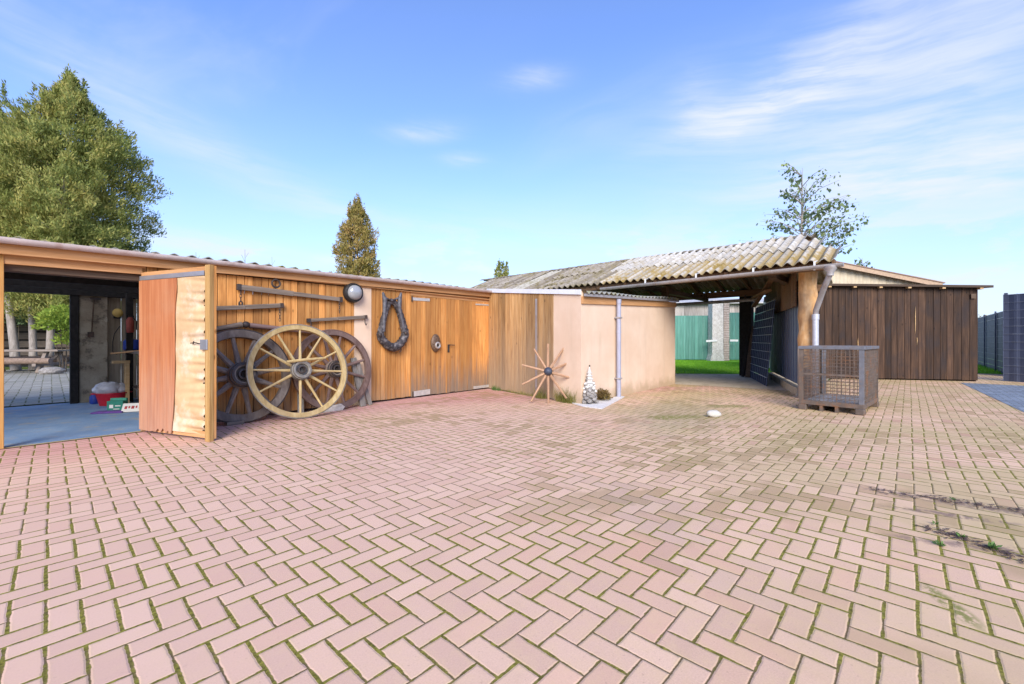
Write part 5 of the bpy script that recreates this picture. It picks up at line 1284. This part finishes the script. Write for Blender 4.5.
# ------------------------------------------------------------------ trees
def conifer(name, label, base, crown_xy, prof, n_br, per, mat, seed, lean_top, trunk_r=.14, ls=.17, droop=.25, squash=1.0, fork=None, barkm=BARK):
    """prof: list of (z, r). branches spread round the stem, each carrying many short sprays"""
    g = np.random.default_rng(seed)
    t = thing(name, label, 'tree', base)
    zs = np.array([p[0] for p in prof]); rs = np.array([p[1] for p in prof])
    zz = zs[0] + (zs[-1]-zs[0])*g.random(n_br*3)
    keep = g.random(n_br*3) < (np.interp(zz, zs, rs)/rs.max()*.85+.15); zz = zz[keep][:n_br]
    nb = len(zz); aa = g.random(nb)*2*np.pi; RR = np.interp(zz, zs, rs)*(.70+.34*g.random(nb)+.12*np.sin(aa*3+zz*1.3)+.10*np.sin(aa*7-zz*2.1))
    f = (zz-zs[0])/(zs[-1]-zs[0])
    ax = np.stack([crown_xy[0]+lean_top[0]*f, crown_xy[1]+lean_top[1]*f], 1)
    nn = per
    u = .25+.75*np.sqrt(g.random((nb, nn)))
    taper = 1.25-u; side = g.normal(size=(nb, nn))*.34*(RR[:, None]*.30+.25)*taper; vert = g.normal(size=(nb, nn))*.30*taper
    ca, sa = np.cos(aa)[:, None], np.sin(aa)[:, None]
    rise = (.20+.5*f)[:, None]
    x = ax[:, :1] + u*RR[:, None]*ca - side*sa; y = ax[:, 1:] + u*RR[:, None]*sa*squash + side*ca
    z = zz[:, None] + u*RR[:, None]*rise*.55 - droop*(u**2)*RR[:, None]*.35 + vert
    p = np.stack([x, y, z], 2).reshape(-1, 3)
    d = np.stack([np.broadcast_to(ca, x.shape), np.broadcast_to(sa, x.shape), np.full(x.shape, .45)+.3*rise], 2).reshape(-1, 3)
    nl = max(6, nb//9); ii = g.choice(nb, nl); LL = .45+.55*g.random(nl)
    q = np.sqrt(g.random((nl, 85))); ra = .95*RR[ii]
    lx_ = (ax[ii, 0]+ra*np.cos(aa[ii]))[:, None] + g.normal(size=q.shape)*.13*(1.05-q); ly_ = (ax[ii, 1]+ra*np.sin(aa[ii])*squash)[:, None] + g.normal(size=q.shape)*.13*(1.05-q)
    lz_ = (zz[ii]+ra*(.08+.2*f[ii]))[:, None] - .25 + q*LL[:, None]*1.15
    p = np.concatenate([p, np.stack([lx_, ly_, lz_], 2).reshape(-1, 3)])
    d = np.concatenate([d, np.stack([np.broadcast_to(ca[ii], q.shape), np.broadcast_to(sa[ii], q.shape), np.full(q.shape, .8)], 2).reshape(-1, 3)])
    V = leaf_quads(p, d, ls, g, .25, .30, True)
    quads('crown', V, mat, t)
    bm = MB(); top = Vector((crown_xy[0]+lean_top[0]*.8, crown_xy[1]+lean_top[1]*.8, zs[0]+(zs[-1]-zs[0])*.8)); b = Vector(base)
    mid = Vector(((b.x*.85+crown_xy[0]*.15), (b.y*.85+crown_xy[1]*.15), zs[0]+.9))
    bm.tube([b, b*.7+mid*.3+Vector((.02, 0, 0)), mid, mid*.45+top*.55, top], [trunk_r*1.2, trunk_r, trunk_r*.85, trunk_r*.55, trunk_r*.15], 12)
    for i in range(0, nb, max(1, nb//70)):
        r_ = RR[i]*.8; s_ = Vector((ax[i, 0], ax[i, 1], zz[i])); e_ = Vector((ax[i, 0]+r_*math.cos(aa[i]), ax[i, 1]+r_*math.sin(aa[i]), zz[i]+r_*(.1+.25*f[i])))
        bm.tube([s_, (s_+e_)/2, e_], [.035*(1.2-f[i]), .022, .008], 5)
    bm.build('trunk', barkm, t, smooth=True, world=True)
    return t
P1 = [(1.9, 1.9), (4.0, 2.3), (5.5, 2.5), (6.8, 2.5), (8.0, 2.2), (9.0, 1.5), (9.8, .85), (10.4, .35), (10.9, .06)]
tA = at(48, 15.2); cA_ = at(76, 16.2)
conifer('conifer_tree', 'large green conifer with pointed top, right of the group above the shed roof', tA, (cA_.x, cA_.y), P1, 850, 210, THUJA, 3, (-.15, .1), .11, .115)
tB = at(33, 15.2); cB_ = at(18, 17.5)
conifer('conifer_tree', 'middle conifer of the group, shorter and set back behind its neighbours', tB, (cB_.x, cB_.y), [(2.0, 2.0), (3.5, 2.8), (5.2, 3.1), (7, 2.6), (8.2, 1.7), (9.2, .8), (10.0, .15)], 700, 170, THUJA, 4, (.1, 0), .10, .13)
tC = at(16, 15.2); cC_ = at(-38, 16.2)
conifer('conifer_tree', 'left conifer of the group, cut by the picture edge', tC, (cC_.x, cC_.y), [(1.9, 2.2), (3.5, 3.0), (5.5, 3.2), (7.2, 2.5), (8.6, 1.5), (9.6, .7), (10.5, .08)], 700, 170, THUJA, 5, (.5, 0), .12, .13)
tD = at(358, 22)
conifer('conifer_tree', 'slim bronzed conifer standing alone behind the shed roof', tD, (tD.x, tD.y), [(.8, 1.0), (3.0, 1.12), (5.4, 1.12), (6.5, .92), (7.3, .6), (7.9, .22), (8.2, .05)], 360, 130, THUJA_BR, 8, (-.05, .05), .10, .13, barkm=BARK_DK)
tE = at(501, 34)
conifer('conifer_tree', 'tiny conifer tip showing over the shelter roof', tE, (tE.x, tE.y), [(2, 1.2), (4.8, .9), (6.2, .6), (7.0, .1)], 130, 45, THUJA, 9, (0, 0), .1, .2, barkm=BARK_DK)
# hanging bright foliage in the yard
for i, (px, dist, z, r_, n_, lab) in enumerate(((66, 14.6, 1.85, (.75, .7, .8), 2600, 'bright yellow green bush at the right of the back yard doorway'), (18, 16.4, 2.6, (1.3, .8, .6), 2600, 'leafy green bush over the plank fence in the back yard'))):
    c_ = at(px, dist); t = thing('bush', lab, 'bush', c_)
    quads('leaves', np.concatenate([cluster((c_.x, c_.y, z-.4), r_, n_, .11, 30+i), cluster((c_.x+.2, c_.y, z-.9), (.5, .5, .6), 900, .10, 40+i)]), BUSH if i == 0 else LEAF, t)
    sm = MB()
    for j in range(3): sm.tube([(.05*j-.1, 0, 0), (.16*j-.3, .05*j, z*.8)], [.022, .01], 6)
    sm.build('stem', BARK_DK, t, smooth=True)


def birch(label, base, z0, z1, wid, n_limb, seed, group=None, leafn=18, ls=.13, taper=1.0):
    g = np.random.default_rng(seed); t = thing('birch_tree', label, 'tree', base); bm = MB(); b = Vector(base)
    top = b + Vector((.1, 0, z1)); bm.tube([b, b+Vector((.05, .03, z1*.5)), b+Vector((-.03, 0, z1*.8)), top], [.09, .06, .03, .006], 8)
    P_ = []; D_ = []
    for i in range(n_limb):
        f = g.random(); z = z0 + (z1-z0)*f*.93; a = g.random()*6.283; L = wid*(1.08-f*.85*taper)*(.55+.6*g.random())
        s_ = b + Vector((0, 0, z)); e_ = s_ + Vector((math.cos(a)*L, math.sin(a)*L, .35*L+.15)); m_ = (s_+e_)/2 + Vector((0, 0, .12*L))
        bm.tube([s_, m_, e_], [.018, .011, .004], 5)
        k_ = int(leafn*(.6+.9*g.random())*(1.9-1.35*f))
        for j in range(k_):
            q = .35+.65*g.random(); c_ = s_*(1-q)**2 + m_*2*q*(1-q) + e_*q*q
            P_.append((c_.x+g.normal()*.07, c_.y+g.normal()*.07, c_.z+g.normal()*.08-.05)); D_.append((g.normal()*.5, g.normal()*.5, -.8))
    quads('crown', leaf_quads(np.array(P_), np.array(D_), ls, g, -.3, .75), LEAF, t)
    bm.build('trunk', BARK, t, smooth=True, world=True)
    return t
birch('sparse leafy birch rising behind the right end of the mossy roof', at(802, 17.5), 3.6, 8.15, 2.35, 84, 12, leafn=17, ls=.13, taper=.85)
birch('low leafy sapling top just right of the downpipe', at(862, 19), 2.6, 4.75, .9, 22, 14, leafn=18)
for i, (px, zt, lab) in enumerate(((196, 6.0, 'thin bare sapling tip left of the slim conifer'), (245, 6.15, 'thin bare twig tip over the shed roof, nearer the slim conifer'), (272, 5.75, 'short bare twig tip over the shed roof beside the slim conifer'))):
    b = at(px, 24); t = MB().tube([(0, 0, 0), (.03, 0, zt*.6), (0, .02, zt)], [.04, .025, .008], 6).tube([(0, 0, zt-.5), (.2, .1, zt-.15)], .008, 5).tube([(0, 0, zt-.7), (-.2, -.1, zt-.35)], .008, 5).build('bare_sapling', BARK, smooth=True)
    t.location = b; tag(t, lab, 'sapling')
